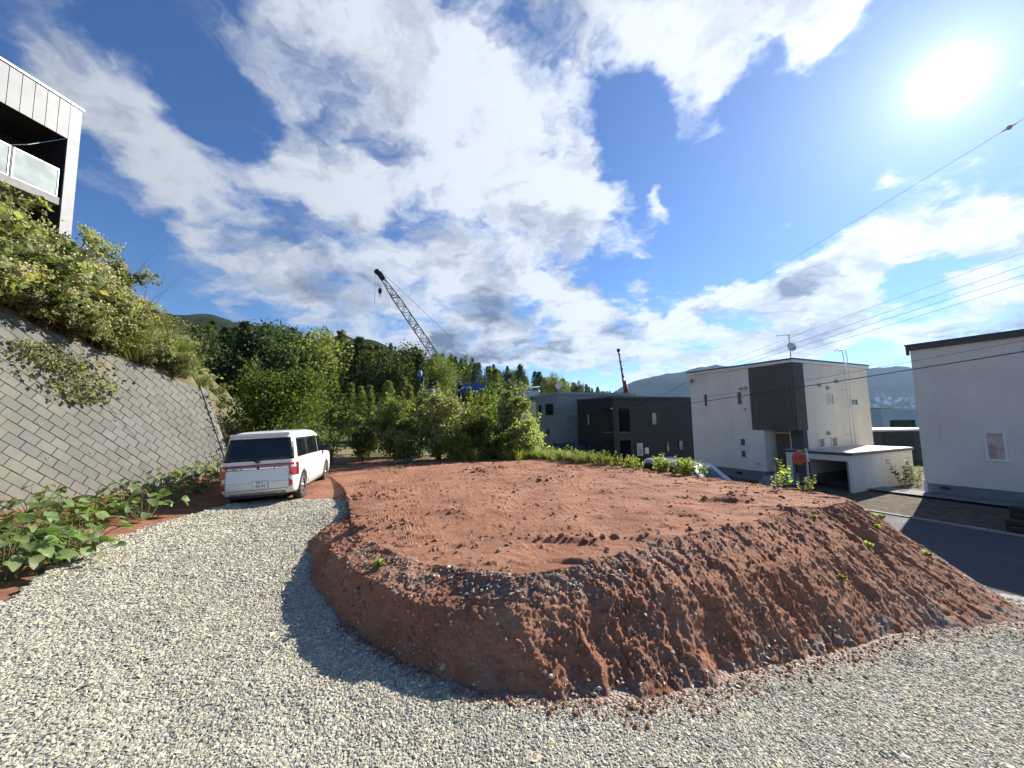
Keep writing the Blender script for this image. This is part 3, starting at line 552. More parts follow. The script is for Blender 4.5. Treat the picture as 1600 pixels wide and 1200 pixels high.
# ------------------------------------------------------------------ town on the far slope
tw = [mat('town_white', (0.75, 0.76, 0.78), 0.7), mat('town_grey', (0.42, 0.44, 0.48), 0.7), mat('town_blue', (0.30, 0.36, 0.45), 0.6)]
rt = np.random.default_rng(12)
def far_block(w, d, h, m):
    b_ = MB().box(-w / 2, w / 2, -d / 2, d / 2, -6, h); b_.box(-w / 2 - .4, w / 2 + .4, -d / 2 - .4, d / 2 + .4, h, h + 0.8); me = b_.mesh('far_block'); me.materials.append(m); return me
tb = [far_block(rt.uniform(14, 34), rt.uniform(12, 20), rt.uniform(7, 24), tw[i % 3]) for i in range(7)]
for i in range(58):
    yy = rt.uniform(2150, 2700); xx = yy * rt.uniform(0.90, 1.06); o = put('town_building', tb[i % 7], None, None, (xx, yy, mt_h(xx, yy)), (0, 0, rt.uniform(0, 1.5)))
    tag(o, 'tiny pale town building on the far mountain slope', 'building', 'town buildings on the far slope')

# ------------------------------------------------------------------ houses
def corr(name, col, pitch, rough=0.5, depth=0.02, axis=(1, 1, 0)):
    """vertical ribbed metal sheet"""
    m, q, p = newmat(name); vec = q.n('ShaderNodeTexCoord').outputs['Object']
    s = q.n('ShaderNodeSeparateXYZ'); q.t.links.new(vec, s.inputs[0]); a = q.m('ADD', s.outputs[0], s.outputs[1])
    w = q.m('PINGPONG', q.m('MULTIPLY', a, 1.0 / pitch), 0.5)
    f = q.ss(w, 0.32, 0.44); bn = q.n('ShaderNodeBump'); bn.inputs['Strength'].default_value = 0.9; bn.inputs['Distance'].default_value = depth
    q.t.links.new(f, bn.inputs['Height']); q.t.links.new(bn.outputs[0], p.inputs['Normal'])
    c = q.mix(q.ss(q.noise(vec, 0.9, 6), 0.3, 0.7), tuple(x * 0.88 for x in col), tuple(x * 1.1 for x in col)); c = q.mix(q.m('MULTIPLY', f, 0.25), c, tuple(x * 0.6 for x in col))
    q.t.links.new(c, p.inputs['Base Color']); p.inputs['Roughness'].default_value = rough; return m
def panelled(name, col, pw=3.0, ph=0.0, rough=0.85):
    """rendered boards with fine vertical joints"""
    m, q, p = newmat(name); vec = q.n('ShaderNodeTexCoord').outputs['Object']
    s = q.n('ShaderNodeSeparateXYZ'); q.t.links.new(vec, s.inputs[0]); a = q.m('ADD', s.outputs[0], s.outputs[1])
    j = q.m('LESS_THAN', q.m('PINGPONG', q.m('MULTIPLY', a, 1.0 / pw), 0.5), 0.012 / pw)
    n = q.noise(vec, 0.7, 8, 0.65); st = q.n('ShaderNodeMapping'); st.inputs['Scale'].default_value = (2.5, 2.5, 0.15); q.t.links.new(vec, st.inputs[0]); streak = q.noise(st.outputs[0], 2.0, 6, 0.7)
    c = q.mix(q.ss(n, 0.3, 0.7), tuple(x * 0.93 for x in col), tuple(min(1, x * 1.05) for x in col)); c = q.mix(q.ss(streak, 0.52, 0.75, 0, 0.16), c, (0.30, 0.29, 0.26)); c = q.mix(q.m('MULTIPLY', j, 0.3), c, (0.25, 0.25, 0.24))
    q.t.links.new(c, p.inputs['Base Color']); p.inputs['Roughness'].default_value = rough; p.inputs['Specular IOR Level'].default_value = 0.25
    bn = q.n('ShaderNodeBump'); bn.inputs['Strength'].default_value = 0.35; bn.inputs['Distance'].default_value = 0.01; q.t.links.new(q.noise(vec, 55, 5, 0.7), bn.inputs['Height']); q.t.links.new(bn.outputs[0], p.inputs['Normal']); return m
M['house_white'] = panelled('house_white', (0.80, 0.755, 0.655), 1.8)
M['house_right'] = panelled('house_right', (0.76, 0.715, 0.625), 3.6)
M['house_dark'] = panelled('house_dark', (0.105, 0.105, 0.095), 1.5)
M['ribbed_black'] = corr('ribbed_black', (0.012, 0.0135, 0.017), 0.24, 0.55)
M['ribbed_grey'] = corr('ribbed_grey', (0.27, 0.28, 0.29), 0.3, 0.5)
M['ribbed_silver'] = corr('ribbed_silver', (0.62, 0.63, 0.63), 0.3, 0.4)
M['door_wood'] = mat('door_wood', (0.16, 0.115, 0.085), 0.6, var=0.3, vscale=6, stretch=(6, 6, 0.6))
M['foundation'] = mat('foundation', (0.22, 0.225, 0.23), 0.9, var=0.12, vscale=2.5, bump=0.3)
M['roof_metal'] = corr('roof_metal', (0.42, 0.43, 0.44), 0.45, 0.35)
M['fascia'] = mat('fascia', (0.055, 0.058, 0.062), 0.45, var=0.15)
def wall_rect(mb, side, s0, s1, z0, z1, d0, d1):
    """a box on the face x=0 ('L') or y=0 ('R'): from d0 outside the wall to d1 (outward positive)"""
    if s1 < s0: s0, s1 = s1, s0
    if z1 < z0: z0, z1 = z1, z0
    if side == 'L': mb.box(-d1, -d0, s0, s1, z0, z1)
    elif side == 'E': mb.box(d0, d1, s0, s1, z0, z1)
    else: mb.box(s0, s1, -d1, -d0, z0, z1)
    return mb
def window(root, side, s0, z1, s1, z0, fm='frame_white', pm='glass_green', fw=0.07, bars=0):
    if s1 < s0: s0, s1 = s1, s0
    if z1 < z0: z0, z1 = z1, z0
    b_ = MB(); D0, D1 = -0.02, 0.045
    wall_rect(b_, side, s0, s1, z1 - fw, z1, D0, D1); wall_rect(b_, side, s0 - .02, s1 + .02, z0, z0 + fw, D0, D1 + .015)
    wall_rect(b_, side, s0, s0 + fw, z0 + fw, z1 - fw, D0, D1); wall_rect(b_, side, s1 - fw, s1, z0 + fw, z1 - fw, D0, D1)
    for k in range(bars):
        c_ = s0 + (s1 - s0) * (k + 1) / (bars + 1); wall_rect(b_, side, c_ - .02, c_ + .02, z0 + fw, z1 - fw, D0, D1 - .01)
    f = b_.build('window', M[fm], root)
    wall_rect(MB(), side, s0 + fw, s1 - fw, z0 + fw, z1 - fw, -0.01, 0.012).build('pane', M[pm], f); return f
def vent(root, side, s, z, r=0.09, m='steel'):
    """round hooded vent"""
    Mx = Matrix.Translation((0, s, z)) @ Matrix.Rotation(-math.pi / 2, 4, 'Y') if side == 'L' else Matrix.Translation((s, 0, z)) @ Matrix.Rotation(math.pi / 2, 4, 'X')
    return MB().lathe([(r, -.02), (r, .10), (r * .7, .14), (0.001, .15)], 12, Mx).build('vent', M[m], root)

# white house with a dark corner bay
h = thing('white_house', 'two storey white house with dark grey corner bay, ladder and roof aerial', 'house', (14.9, 20.3, 0), rad(26))
L_, R_ = 6.4, 7.95
MB().box(0, R_, 1.72, L_, -0.95, 4.98).box(0.0, R_, 0.9, 1.715, 1.375, 4.98).box(0.9, R_, 0.0, 0.895, -0.95, 4.98).box(1.25, R_, 0.9, 1.715, -0.95, 1.37).build('wall', M['house_white'], h)
MB().box(.06, R_ - .06, 1.78, L_ - .06, -1.9, -0.955).box(.96, R_ - .06, .06, 1.775, -1.9, -0.955).build('foundation', M['foundation'], h)
rf = MB().box(-.10, R_ + .12, -.10, L_ + .12, 4.985, 5.13).build('roof', M['frame_white'], h); boxpart('roof_edge', (-.13, R_ + .15, -.13, L_ + .15, 5.133, 5.21), M['fascia'], rf)
MB().box(-.07, 0.88, -.07, 0.885, 1.38, 4.95).box(-.07, -.003, 0.89, 2.32, 1.38, 4.95).build('bay', M['house_dark'], h)
boxpart('bay_leg', (0.50, 0.885, 0.0, 0.6, -0.9, 1.375), M['house_dark'], h)
boxpart('porch_wall', (1.05, 1.245, 0.92, 1.70, -0.95, 1.36), M['foundation'], h)
dd = MB().box(0.98, 1.04, 0.95, 1.28, -.9, 1.15).box(.98, 1.04, 1.30, 1.62, -.9, 1.15).build('door', M['door_wood'], h); MB().tube([(0.96, 1.27, -.1), (0.96, 1.27, .35)], .015, 6).build('handle', M['steel'], dd)
boxpart('door_frame', (0.99, 1.06, 0.92, 1.70, 1.155, 1.22), M['frame_white'], h)
for i in range(2): boxpart('step', (-.5 - .35 * (1 - i), 1.2, 0.62, 1.70, -1.8, -1.28 + .18 * i), M['concrete'], h)
window(h, 'L', 5.38, 3.64, 5.11, 2.83, 'frame_white', 'glass_green', .035)
window(h, 'L', 3.17, 3.66, 2.78, 2.80); window(h, 'L', 3.18, .90, 2.76, .38); window(h, 'L', 3.17, .22, 2.78, -.30)
for s_, z_ in ((2.86, 3.80), (2.55, 3.82), (2.68, 2.59)): vent(h, 'L', s_, z_, .08 if z_ > 3 else .05)
vent(h, 'L', 2.14, .27 - .8, .05)
window(h, 'R', 3.15, 3.38, 3.81, 2.70, pm='glass_pale'); w_ = window(h, 'R', 5.58, 3.11, 6.5, 2.66, pm='glass_dark', bars=1)
window(h, 'R', 1.84, .93, 2.45, .35, pm='blind'); window(h, 'R', 3.14, .95, 3.77, .33, pm='blind')
for s_, z_ in ((2.4, 3.81), (4.19, 4.07), (3.24, 3.68), (2.9, 1.15)): vent(h, 'R', s_, z_, .10)
boxpart('vent_grille', (-.0, .055, 3.2, 3.55, -1.25, -1.12), M['black_metal'], h)
ld = MB()
for s_ in (4.72, 5.12): ld.tube([(s_, -.28, .45), (s_, -.28, 5.6), (s_, -.22, 5.88), (s_, -.05, 5.98), (s_, .12, 5.9)], .022, 6)
for k in range(18): ld.tube([(4.72, -.28, .6 + .28 * k), (5.12, -.28, .6 + .28 * k)], .012, 5)
for z_ in (1.0, 2.6, 3.6, 4.7):
    for s_ in (4.72, 5.12): ld.tube([(s_, -.28, z_), (s_, .0, z_)], .014, 5)
ld.build('ladder', M['frame_white'], h)
bk_ = MB().box(-.28, -.02, L_ - .35, L_ - .2, 4.55, 4.62).box(-.28, -.2, L_ - .35, L_ - .2, 4.35, 4.72).build('cable_bracket', M['steel'], h)
for k in range(3): MB().lathe([(.035, -.05), (.05, -.02), (.03, 0), (.05, .02), (.035, .05)], 10, Matrix.Translation((-.33, L_ - .28, 4.4 + .13 * k))).build('insulator', M['frame_white'], bk_)
# aerial and dish on its roof
a_ = thing('roof_aerial', 'television aerial mast with satellite dish on the white house roof', 'aerial', (15.35, 20.95, 5.21), rad(0))
MB().tube([(0, 0, -.02), (0, 0, 1.42)], .022, 8).build('mast', M['steel'], a_)
MB().tube([(-.62, .08, 1.38), (.68, -.06, 1.42)], .012, 6).build('boom', M['steel'], a_)
el = MB()
for k in range(9):
    t_ = -.58 + k * .15; el.tube([(t_, .08 - .11 * (t_ + .6) - .22, 1.385 + .03 * t_), (t_, .08 - .11 * (t_ + .6) + .22, 1.385 + .03 * t_)], .006, 5)
el.tube([(-.62, .05, 1.24), (-.62, .1, 1.52)], .008, 5).build('elements', M['steel'], a_)
MB().lathe([(0.001, 0.03), (.12, .04), (.22, .075), (.245, .09), (.24, .075), (.1, .02), (.001, .012)], 22, Matrix.Translation((0, -.06, .68)) @ Matrix.Rotation(rad(78), 4, 'X')).build('dish', M['frame_white'], a_)
MB().tube([(0, -.06, .5), (.02, -.32, .62)], .012, 6).box(-.03, .06, -.36, -.28, .58, .66).build('dish_arm', M['steel'], a_)
gw = MB()
for dx, dy in ((-.75, .3), (.6, .5), (-.3, -.5), (.45, -.45)): gw.tube([(0, 0, 1.0), (dx, dy, 0.0)], .004, 4)
gw.build('guy_wires', M['steel'], a_)

# garage in front of it
g = thing('garage', 'low white flat roofed garage with black open front', 'garage', (15.9, 18.4, 0), rad(24))
MB().box(0, 5.85, 0, .12, -1.9, .22).box(5.73, 5.85, .12, 2.9, -1.9, .22).box(.0, 5.73, 2.78, 2.9, -1.9, .22).box(0, .12, 2.62, 2.78, -1.9, .22).box(0, .12, .12, 2.62, -.06, .22).build('wall', panelled('garage_white', (0.72, 0.72, 0.67), 0.9), g)
MB().box(.02, .10, .125, .2, -1.9, -.065).box(.02, .10, 2.54, 2.615, -1.9, -.065).build('door_frame', M['foundation'], g)
r_ = MB().box(-.06, 5.92, -.06, 2.96, .225, .335).build('roof_edge', M['fascia'], g); boxpart('roof_sheet', (-.04, 5.9, -.04, 2.94, .338, .37), M['roof_metal'], r_)
boxpart('floor', (.0, 5.73, .125, 2.775, -1.9, -1.62), M['concrete'], g)
boxpart('back_panel', (5.62, 5.72, .2, 2.7, -1.6, .2), M['black_metal'], g)
boxpart('shutter_rail', (.13, .3, .2, 2.6, -.02, .2), M['black_metal'], g)

# right white house
h = thing('neighbour_house', 'big plain white house wall with dark eave at the right edge', 'house', (18.85, 18.0, 0), rad(24))
MB().box(0, 9, -9.5, 0, -1.0, 5.12).build('wall', M['house_right'], h); boxpart('foundation', (.05, 8.95, -9.45, -.05, -1.9, -1.005), M['foundation'], h)
r_ = boxpart('roof', (-.16, 9.2, -9.7, .14, 5.34, 5.40), M['fascia'], h); boxpart('eave_board', (-.13, 9.17, -9.67, .11, 5.125, 5.337), M['fascia'], r_)
boxpart('downpipe', (-.12, -.04, .01, .11, 4.9, 5.12), M['fascia'], r_)
window(h, 'L', -1.95, 1.40, -2.56, .16, pm='glass_pale', fw=.09)
boxpart('vent_grille', (-.0, .055, -.78, -.48, -1.2, -1.1), M['black_metal'], h)
for k in range(4): vent(h, 'L', -3.3 - .35 * k, 4.62, .035, 'frame_white')
boxpart('corner_post', (-.28, -.18, -.15, -.05, -1.9, -.85), M['frame_white'], h)
# black house
h = thing('black_house', 'two storey black ribbed metal house with recessed corner balconies', 'house', (8.6, 33.0, 0), rad(24))
L_, R_ = 5.45, 9.4
MB().box(0, R_, 1.62, L_, -2.4, 3.9).box(1.78, R_, 0, 1.615, -2.4, 3.9).box(0, 1.775, 0, 1.615, 3.02, 3.9).box(0, 1.775, 0, 1.615, .26, .93).box(0, .22, 0, .2, -2.4, .255).box(0, .22, 0, .2, .935, 3.015).box(0.22, .62, 0, .15, -2.4, .255).box(.22, .62, 0, .15, .935, 3.015).build('wall', M['ribbed_black'], h)
boxpart('roof', (-.12, R_ + .12, -.12, L_ + .12, 3.905, 4.06), M['fascia'], h)
boxpart('balcony_floor', (.05, 1.76, .05, 1.6, .932, .96), M['concrete'], h)
window(h, 'L', 3.85, 2.61, 3.35, 1.55, 'frame_dark', 'glass_pale'); window(h, 'L', 3.82, -.33, 3.37, -1.3, 'frame_dark', 'glass_pale')
window(h, 'R', 4.22, 2.66, 4.88, 1.47, 'frame_dark', 'glass_pale', .09); window(h, 'R', 2.43, -.06, 3.04, -1.12, 'frame_white', 'glass_pale', .06); window(h, 'R', 5.82, -.06, 6.21, -.97, 'frame_dark', 'glass_pale'); window(h, 'R', 7.37, .03, 7.93, -.88, 'frame_dark', 'glass_pale')
MB().box(3.2, 3.62, -.18, -.003, -1.0, -.46).build('meter_box', M['frame_white'], h, 0.03)
for s_ in (.35, .65, 3.0, 3.3, 7.8, 8.1): boxpart('vent', (s_ - .07, s_ + .07, -.08, -.002, 3.58, 3.7), M['frame_dark'], h)
vent(h, 'L', .12, 3.0, .06, 'frame_white')
# grey house
h = thing('grey_house', 'two storey grey ribbed metal house with small dish on its roof', 'house', (4.75, 40.0, 0), rad(24))
MB().box(0, 9.8, 0, 5.0, -.9, 4.72).build('wall', M['ribbed_grey'], h); boxpart('foundation', (.04, 9.76, .04, 4.96, -2.2, -.905), M['concrete'], h)
boxpart('roof', (-.1, 9.95, -.1, 5.1, 4.725, 5.0), mat('grey_fascia', (0.33, 0.34, 0.35), 0.5), h); boxpart('trim', (-.03, 9.83, -.03, 5.03, -.96, -.90 + .045), M['fascia'], h)
window(h, 'L', 4.25, 3.80, 3.60, 2.62, 'frame_dark', 'glass_dark'); window(h, 'L', 2.65, 3.83, 1.0, 2.62, 'frame_dark', 'glass_dark', bars=1); window(h, 'L', 2.62, 1.1, 1.97, .37, 'frame_dark', 'glass_dark')
vent(h, 'R', 1.4, 1.5, .1)
a_ = thing('satellite_dish', 'small white satellite dish on the grey house roof', 'dish', (4.95, 41.0, 5.0)); MB().tube([(0, 0, -.05), (0, 0, .6)], .025, 6).build('mast', M['steel'], a_)
MB().lathe([(0.001, .0), (.2, .02), (.36, .08), (.37, .09), (.2, .04), (.001, .02)], 20, Matrix.Translation((0, -.06, .72)) @ Matrix.Rotation(rad(80), 4, 'X')).build('dish', M['frame_white'], a_)
# buildings beyond, between the white house and the right house
h = thing('pale_building', 'pale grey panelled building with dark ribbon window in the gap', 'building', (46.1, 48.3, 0), rad(0))
MB().box(0, 12, 0, 8, -2.8, 2.55).build('wall', panelled('pale_panel', (0.62, 0.66, 0.70), 1.0), h); boxpart('parapet', (-.08, 12.08, -.08, 8.1, 2.555, 2.68), M['frame_white'], h); window(h, 'R', .95, 1.32, 4.1, .45, 'frame_dark', 'glass_green', .06, 2)
h = thing('dark_carport', 'dark shed with white edged roof behind the garage', 'shed', (30.2, 33.2, 0), rad(0))
MB().box(0, 6, 0, .12, -2.2, .66).box(0, .12, .12, 4, -2.2, .66).box(5.88, 6, .12, 4, -2.2, .66).build('wall', mat('shed_dark', (0.055, 0.052, 0.05), 0.7, var=0.15), h); boxpart('roof', (-.1, 6.1, -.15, 4.1, .665, .83), M['frame_white'], h)
boxpart('door', (1.45, 4.0, -.05, -.003, -2.2, .45), M['black_metal'], h)
for i, (x_, y_, w_, hh, c_) in enumerate(((93, 98, 8, 2.6, 0), (104, 108, 10, 2.9, 1), (116, 118, 9, 3.3, 2), (128, 131, 11, 2.7, 0), (142, 145, 12, 3.2, 1), (110, 125, 9, 4.2, 2), (150, 160, 12, 4.6, 0), (170, 175, 14, 4.0, 1))):
    h = thing('distant_house', ('small distant house with bright metal roof', 'small distant house with grey gable roof', 'small distant house with bluish roof')[c_] + ' in the gap beside the white house', 'house', (x_, y_, Tz(x_, y_)), rad(15 * i), 'distant houses in the gap')
    MB().box(-w_ / 2, w_ / 2, -4, 4, -1, hh).build('wall', tw[1], h); MB().add([(-w_ / 2 - .4, -4.5, hh), (w_ / 2 + .4, -4.5, hh), (w_ / 2 + .4, 4.5, hh), (-w_ / 2 - .4, 4.5, hh), (-w_ / 2 - .4, 0, hh + 1.6), (w_ / 2 + .4, 0, hh + 1.6)], [(0, 1, 5, 4), (2, 3, 4, 5), (0, 4, 3), (1, 2, 5), (0, 3, 2, 1)]).build('roof', (tw[0], M['fascia'], tw[2])[c_], h)
    MB().box(-1.2, 1.2, -4.06, -4.003, hh * .4, hh * .75).build('window', M['glass_dark'], h)
# house on the terrace at the left
h = thing('terrace_house', 'tall white clad house with deep black balcony above the retaining wall', 'house', (-14.9, 12.5, 0), rad(-8.5))
MB().box(-8, -1.7, -11, -.33, 5, 13.2).box(-8, -1.7, -.325, -.01, 5, 13.2).build('wall', M['ribbed_silver'], h); boxpart('recess_side', (-1.695, -.02, -.305, -.012, 5, 11.95), M['frame_dark'], h)
boxpart('soffit', (-1.69, -.02, -11, -.31, 11.96, 13.2), M['frame_dark'], h)
for k in range(22): MB().box(-.018, .025, -.31 - .292 * (k) - .276, -.31 - .292 * k, 11.95, 13.22).build('cladding_panel', M['ribbed_silver'] if False else M['white_clad'] if 'white_clad' in M else M.setdefault('white_clad', mat('white_clad', (0.21, 0.215, 0.22), 0.5, 0.1, var=0.06, vscale=2)), h)
MB().box(-.018, .03, -.302, 0.01, 5, 13.22).build('corner_panel', M['white_clad'], h)
boxpart('roof_trim', (-8, .06, -11, .05, 13.225, 13.29), M['steel'], h)
boxpart('balcony_slab', (-1.69, -.015, -11, -.31, 9.57, 9.82), mat('slab', (0.27, 0.26, 0.245), 0.8, var=0.15), h)
boxpart('balcony_back', (-1.695, -1.60, -11, -.33, 5, 11.95), M['frame_dark'], h)
gl, q, p = newmat('frosted_glass'); vec = q.n('ShaderNodeTexCoord').outputs['Object']; q.t.links.new(q.mix(q.ss(q.noise(vec, 1.4, 5), .35, .7), (0.20, 0.25, 0.24), (0.34, 0.40, 0.38)), p.inputs['Base Color']); p.inputs['Roughness'].default_value = 0.25
for k in range(4):
    s1 = -.375 - k * 1.14; s0 = s1 - 1.08; f_ = MB().box(-.10, -.05, s0, s1, 10.76, 10.81).box(-.10, -.05, s0, s1, 9.825, 9.86).box(-.10, -.05, s1 - .03, s1, 9.86, 10.76).box(-.10, -.05, s0, s0 + .03, 9.86, 10.76).build('railing_frame', M['steel'], h)
    boxpart('glass_panel', (-.085, -.065, s0 + .03, s1 - .03, 9.86, 10.76), gl, f_)
    boxpart('railing_post', (-.12, -.04, s0 - .045, s0 - .015, 9.82, 10.8), M['frame_dark'], h)
a_ = thing('aerial_pole', 'thin aerial pole rising behind the weedy bank', 'aerial', (-18.95, 17, 7.6)); MB().tube([(0, 0, 0), (0, 0, 3.1)], .03, 6).build('mast', M['steel'], a_); MB().tube([(-.15, 0, 3.05), (.45, .1, 3.1)], .02, 5).tube([(0, -.2, 3.0), (0, .2, 3.0)], .02, 5).box(-.1, .1, -.08, .08, 2.85, 3.02).build('boom', M['steel'], a_)
a_ = thing('white_flue', 'short white flue pipe behind the weedy bank', 'flue', (-19.5, 18, 7.6)); MB().tube([(0, 0, 0), (0, 0, 2.3)], .13, 10).build('pipe', M['frame_white'], a_); MB().lathe([(.001, 2.5), (.2, 2.42), (.2, 2.36), (.13, 2.3)], 12).build('cap', M['frame_white'], a_)

# ------------------------------------------------------------------ vehicles
def paint(name, col, metal=0.0, rough=0.32):
    m, q, p = newmat(name); vec = q.n('ShaderNodeTexCoord').outputs['Object']
    dust = q.ss(q.noise(vec, 2.2, 8, 0.65), 0.42, 0.8, 0, 0.10)
    s = q.n('ShaderNodeSeparateXYZ'); q.t.links.new(vec, s.inputs[0]); low = q.ss(s.outputs[2], 0.75, 0.3, 0, 0.28)
    c = q.mix(q.m('ADD', dust, q.m('MULTIPLY', low, q.noise(vec, 5, 6, .7)), clamp=True), col, (0.33, 0.26, 0.20))
    q.t.links.new(c, p.inputs['Base Color']); p.inputs['Roughness'].default_value = rough; p.inputs['Metallic'].default_value = metal
    p.inputs['Coat Weight'].default_value = 0.7; p.inputs['Coat Roughness'].default_value = 0.06; return m
M['tyre'] = mat('tyre', (0.025, 0.024, 0.023), 0.85, var=0.3, vscale=6, dirt=((0.16, 0.11, 0.08), 0.5))
M['rim'] = mat('rim', (0.62, 0.63, 0.64), 0.28, 0.9)
M['trim_black'] = mat('trim_black', (0.018, 0.018, 0.019), 0.55)
M['red_lens'] = mat('red_lens', (0.45, 0.012, 0.015), 0.12, spec=0.8, coat=1.0)
M['clear_lens'] = mat('clear_lens', (0.62, 0.55, 0.53), 0.15, coat=1.0)
M['chrome'] = mat('chrome', (0.80, 0.81, 0.82), 0.12, 1.0)
M['plate'] = mat('plate', (0.78, 0.79, 0.78), 0.4)
M['ink'] = mat('ink', (0.03, 0.05, 0.04), 0.5)
def text_mesh(name, txt, size, m, parent, loc, rot, extrude=0.002):
    cu = bpy.data.curves.new('lettering', 'FONT'); cu.body = txt; cu.size = size; cu.align_x = 'CENTER'; cu.align_y = 'CENTER'; cu.extrude = extrude
    to = bpy.data.objects.new('lettering', cu); COL.objects.link(to); bpy.context.view_layer.update()
    me = bpy.data.meshes.new_from_object(to.evaluated_get(bpy.context.evaluated_depsgraph_get())); bpy.data.objects.remove(to); bpy.data.curves.remove(cu)
    me.materials.clear(); return put(name, me, m, parent, loc, rot)
class Van:
    ZL = [.30, .36, .42, .52, .62, .75, .90, 1.02, 1.08, 1.13, 1.22, 1.35, 1.50, 1.62, 1.70, 1.76, 1.80, 1.83, 1.855, 1.868]
    def __init__(s, name, label, loc, rz, body, zs=1.0, roll=0.0, width=1.0, detail=True, group=None):
        s.zs = zs; s.ws = width
        s.root = thing(name, label, 'car', loc, 0, group, rot=(0, roll, rz)); s.bm = body; s.make(detail)
    def hw(s, z): return s.ws * np.interp(z / s.zs, [.30, .45, .75, 1.05, 1.13, 1.3, 1.6, 1.72, 1.80, 1.84, 1.868], [.855, .885, .90, .895, .885, .862, .812, .785, .74, .67, .55])
    def yr(s, z): return np.interp(z / s.zs, [.30, .42, .60, .72, .80, 1.0, 1.12, 1.4, 1.68, 1.76, 1.82, 1.868], [.10, .02, .0, .02, .05, .06, .08, .14, .20, .23, .31, .45])
    def yf(s, z): return np.interp(z / s.zs, [.30, .45, .9, 1.02, 1.08, 1.13, 1.4, 1.66, 1.80, 1.868], [4.45, 4.58, 4.56, 4.45, 4.15, 3.9, 3.5, 3.1, 2.85, 2.5])
    def ring(s, z):
        w, a, c_ = s.hw(z), s.yr(z), s.yf(z); rr_, rf_ = .16, .30; pts = []
        def arc(cx, cy, r, a0, a1, n): return [(cx + r * math.cos(t), cy + r * math.sin(t)) for t in np.linspace(a0, a1, n)]
        pts += arc(w - rr_, a + rr_, rr_, -math.pi / 2, 0, 9)
        pts += [(w, y) for y in np.linspace(a + rr_, c_ - rf_, 34)[1:-1]]
        pts += arc(w - rf_, c_ - rf_, rf_, 0, math.pi / 2, 9)
        pts += arc(-w + rf_, c_ - rf_, rf_, math.pi / 2, math.pi, 9)
        pts += [(-w, y) for y in np.linspace(c_ - rf_, a + rr_, 34)[1:-1]]
        pts += arc(-w + rr_, a + rr_, rr_, math.pi, 1.5 * math.pi, 9)
        return pts
    def rear(s, x, z, off=0.0):
        w = s.hw(z); r = .16; y = s.yr(z); e = max(0, abs(x) - (w - r))
        if e > 0: y += r - math.sqrt(max(0, r * r - min(e, r) ** 2))
        return Vector((x, y - off, z))
    def sidep(s, y, z, off=0.0): return Vector((s.hw(z) + off, y, z))
    def patch(s, name, quad, m, parent=None, fn='rear', off=0.008, n=10, k=8, mirror=False, th=0.02):
        """curved panel lying on the body: quad = 4 corners (a, z) anticlockwise from lower left"""
        f = getattr(s, fn); sg = -1 if mirror else 1; V = []; Fc = []
        for lay, o_ in ((0, off), (1, off - th)):
            for j in range(k + 1):
                for i in range(n + 1):
                    u, v = i / n, j / k; a = (quad[0][0] * (1 - u) + quad[1][0] * u) * (1 - v) + (quad[3][0] * (1 - u) + quad[2][0] * u) * v
                    z = (quad[0][1] * (1 - u) + quad[1][1] * u) * (1 - v) + (quad[3][1] * (1 - u) + quad[2][1] * u) * v
                    p = f(a, z * s.zs, o_); V.append((p.x * sg, p.y, p.z))
        q = n + 1; tot = q * (k + 1)
        for j in range(k):
            for i in range(n): Fc.append((j * q + i, j * q + i + 1, (j + 1) * q + i + 1, (j + 1) * q + i))
        rim = [i for i in range(q)] + [j * q + n for j in range(1, k + 1)] + [k * q + i for i in range(n - 1, -1, -1)] + [j * q for j in range(k - 1, 0, -1)]
        for i in range(len(rim)): a, c_ = rim[i], rim[(i + 1) % len(rim)]; Fc.append((a, a + tot, c_ + tot, c_))
        b_ = MB(); b_.add(V, Fc, True); return b_.build(name, m, parent or s.root)
    def make(s, detail):
        R = s.root; V = []; Fc = []; zl = [z * s.zs for z in s.ZL]; rings = [s.ring(z) for z in zl]; n = len(rings[0])
        for z, r in zip(zl, rings): V += [(x, y, z) for x, y in r]
        top = rings[-1]; cx, cy = 0, sum(p[1] for p in top) / n
        for t, dz in ((.7, .008), (.35, .014)): V += [(x * t, cy + (y - cy) * t, zl[-1] + dz) for x, y in top]
        L = len(zl) + 2
        for j in range(L - 1):
            for i in range(n): i2 = (i + 1) % n; Fc.append((j * n + i, j * n + i2, (j + 1) * n + i2, (j + 1) * n + i))
        Fc.append(tuple(reversed(range(n)))); Fc.append(tuple((L - 1) * n + i for i in range(n)))
        b_ = MB(); b_.add(V, Fc, True); body = b_.build('body', s.bm, R); body.data.polygons[-2].use_smooth = False
        self_w = [(sx, y) for y in (.86, 3.72) for sx in (-1, 1)]
        cut = MB()
        for sx, y in self_w: cut.lathe([(0.001, -.28), (.41, -.28), (.41, .28), (.001, .28)], 28, Matrix.Translation((sx * .90, y, .36)) @ Matrix.Rotation(math.pi / 2, 4, 'Y'), False)
        co = cut.build('cut', None); bpy.context.view_layer.update()
        md = body.modifiers.new('arch', 'BOOLEAN'); md.object = co; md.operation = 'DIFFERENCE'; md.solver = 'EXACT'
        co.parent = R; co.matrix_parent_inverse = Matrix(); bpy.context.view_layer.update()
        me = bpy.data.meshes.new_from_object(body.evaluated_get(bpy.context.evaluated_depsgraph_get())); body.modifiers.clear(); body.data = me
        bpy.data.objects.remove(co)
        # wheels
        wm = MB().lathe([(.20, -.10), (.30, -.11), (.335, -.10), (.345, -.06), (.347, 0), (.345, .06), (.335, .10), (.30, .11), (.20, .10), (.20, -.10)], 36).mesh('tyre'); wm.materials.append(M['tyre'])
        rm = MB().lathe([(.205, .105), (.235, .112), (.225, .085), (.20, .03), (.001, .03)], 32)
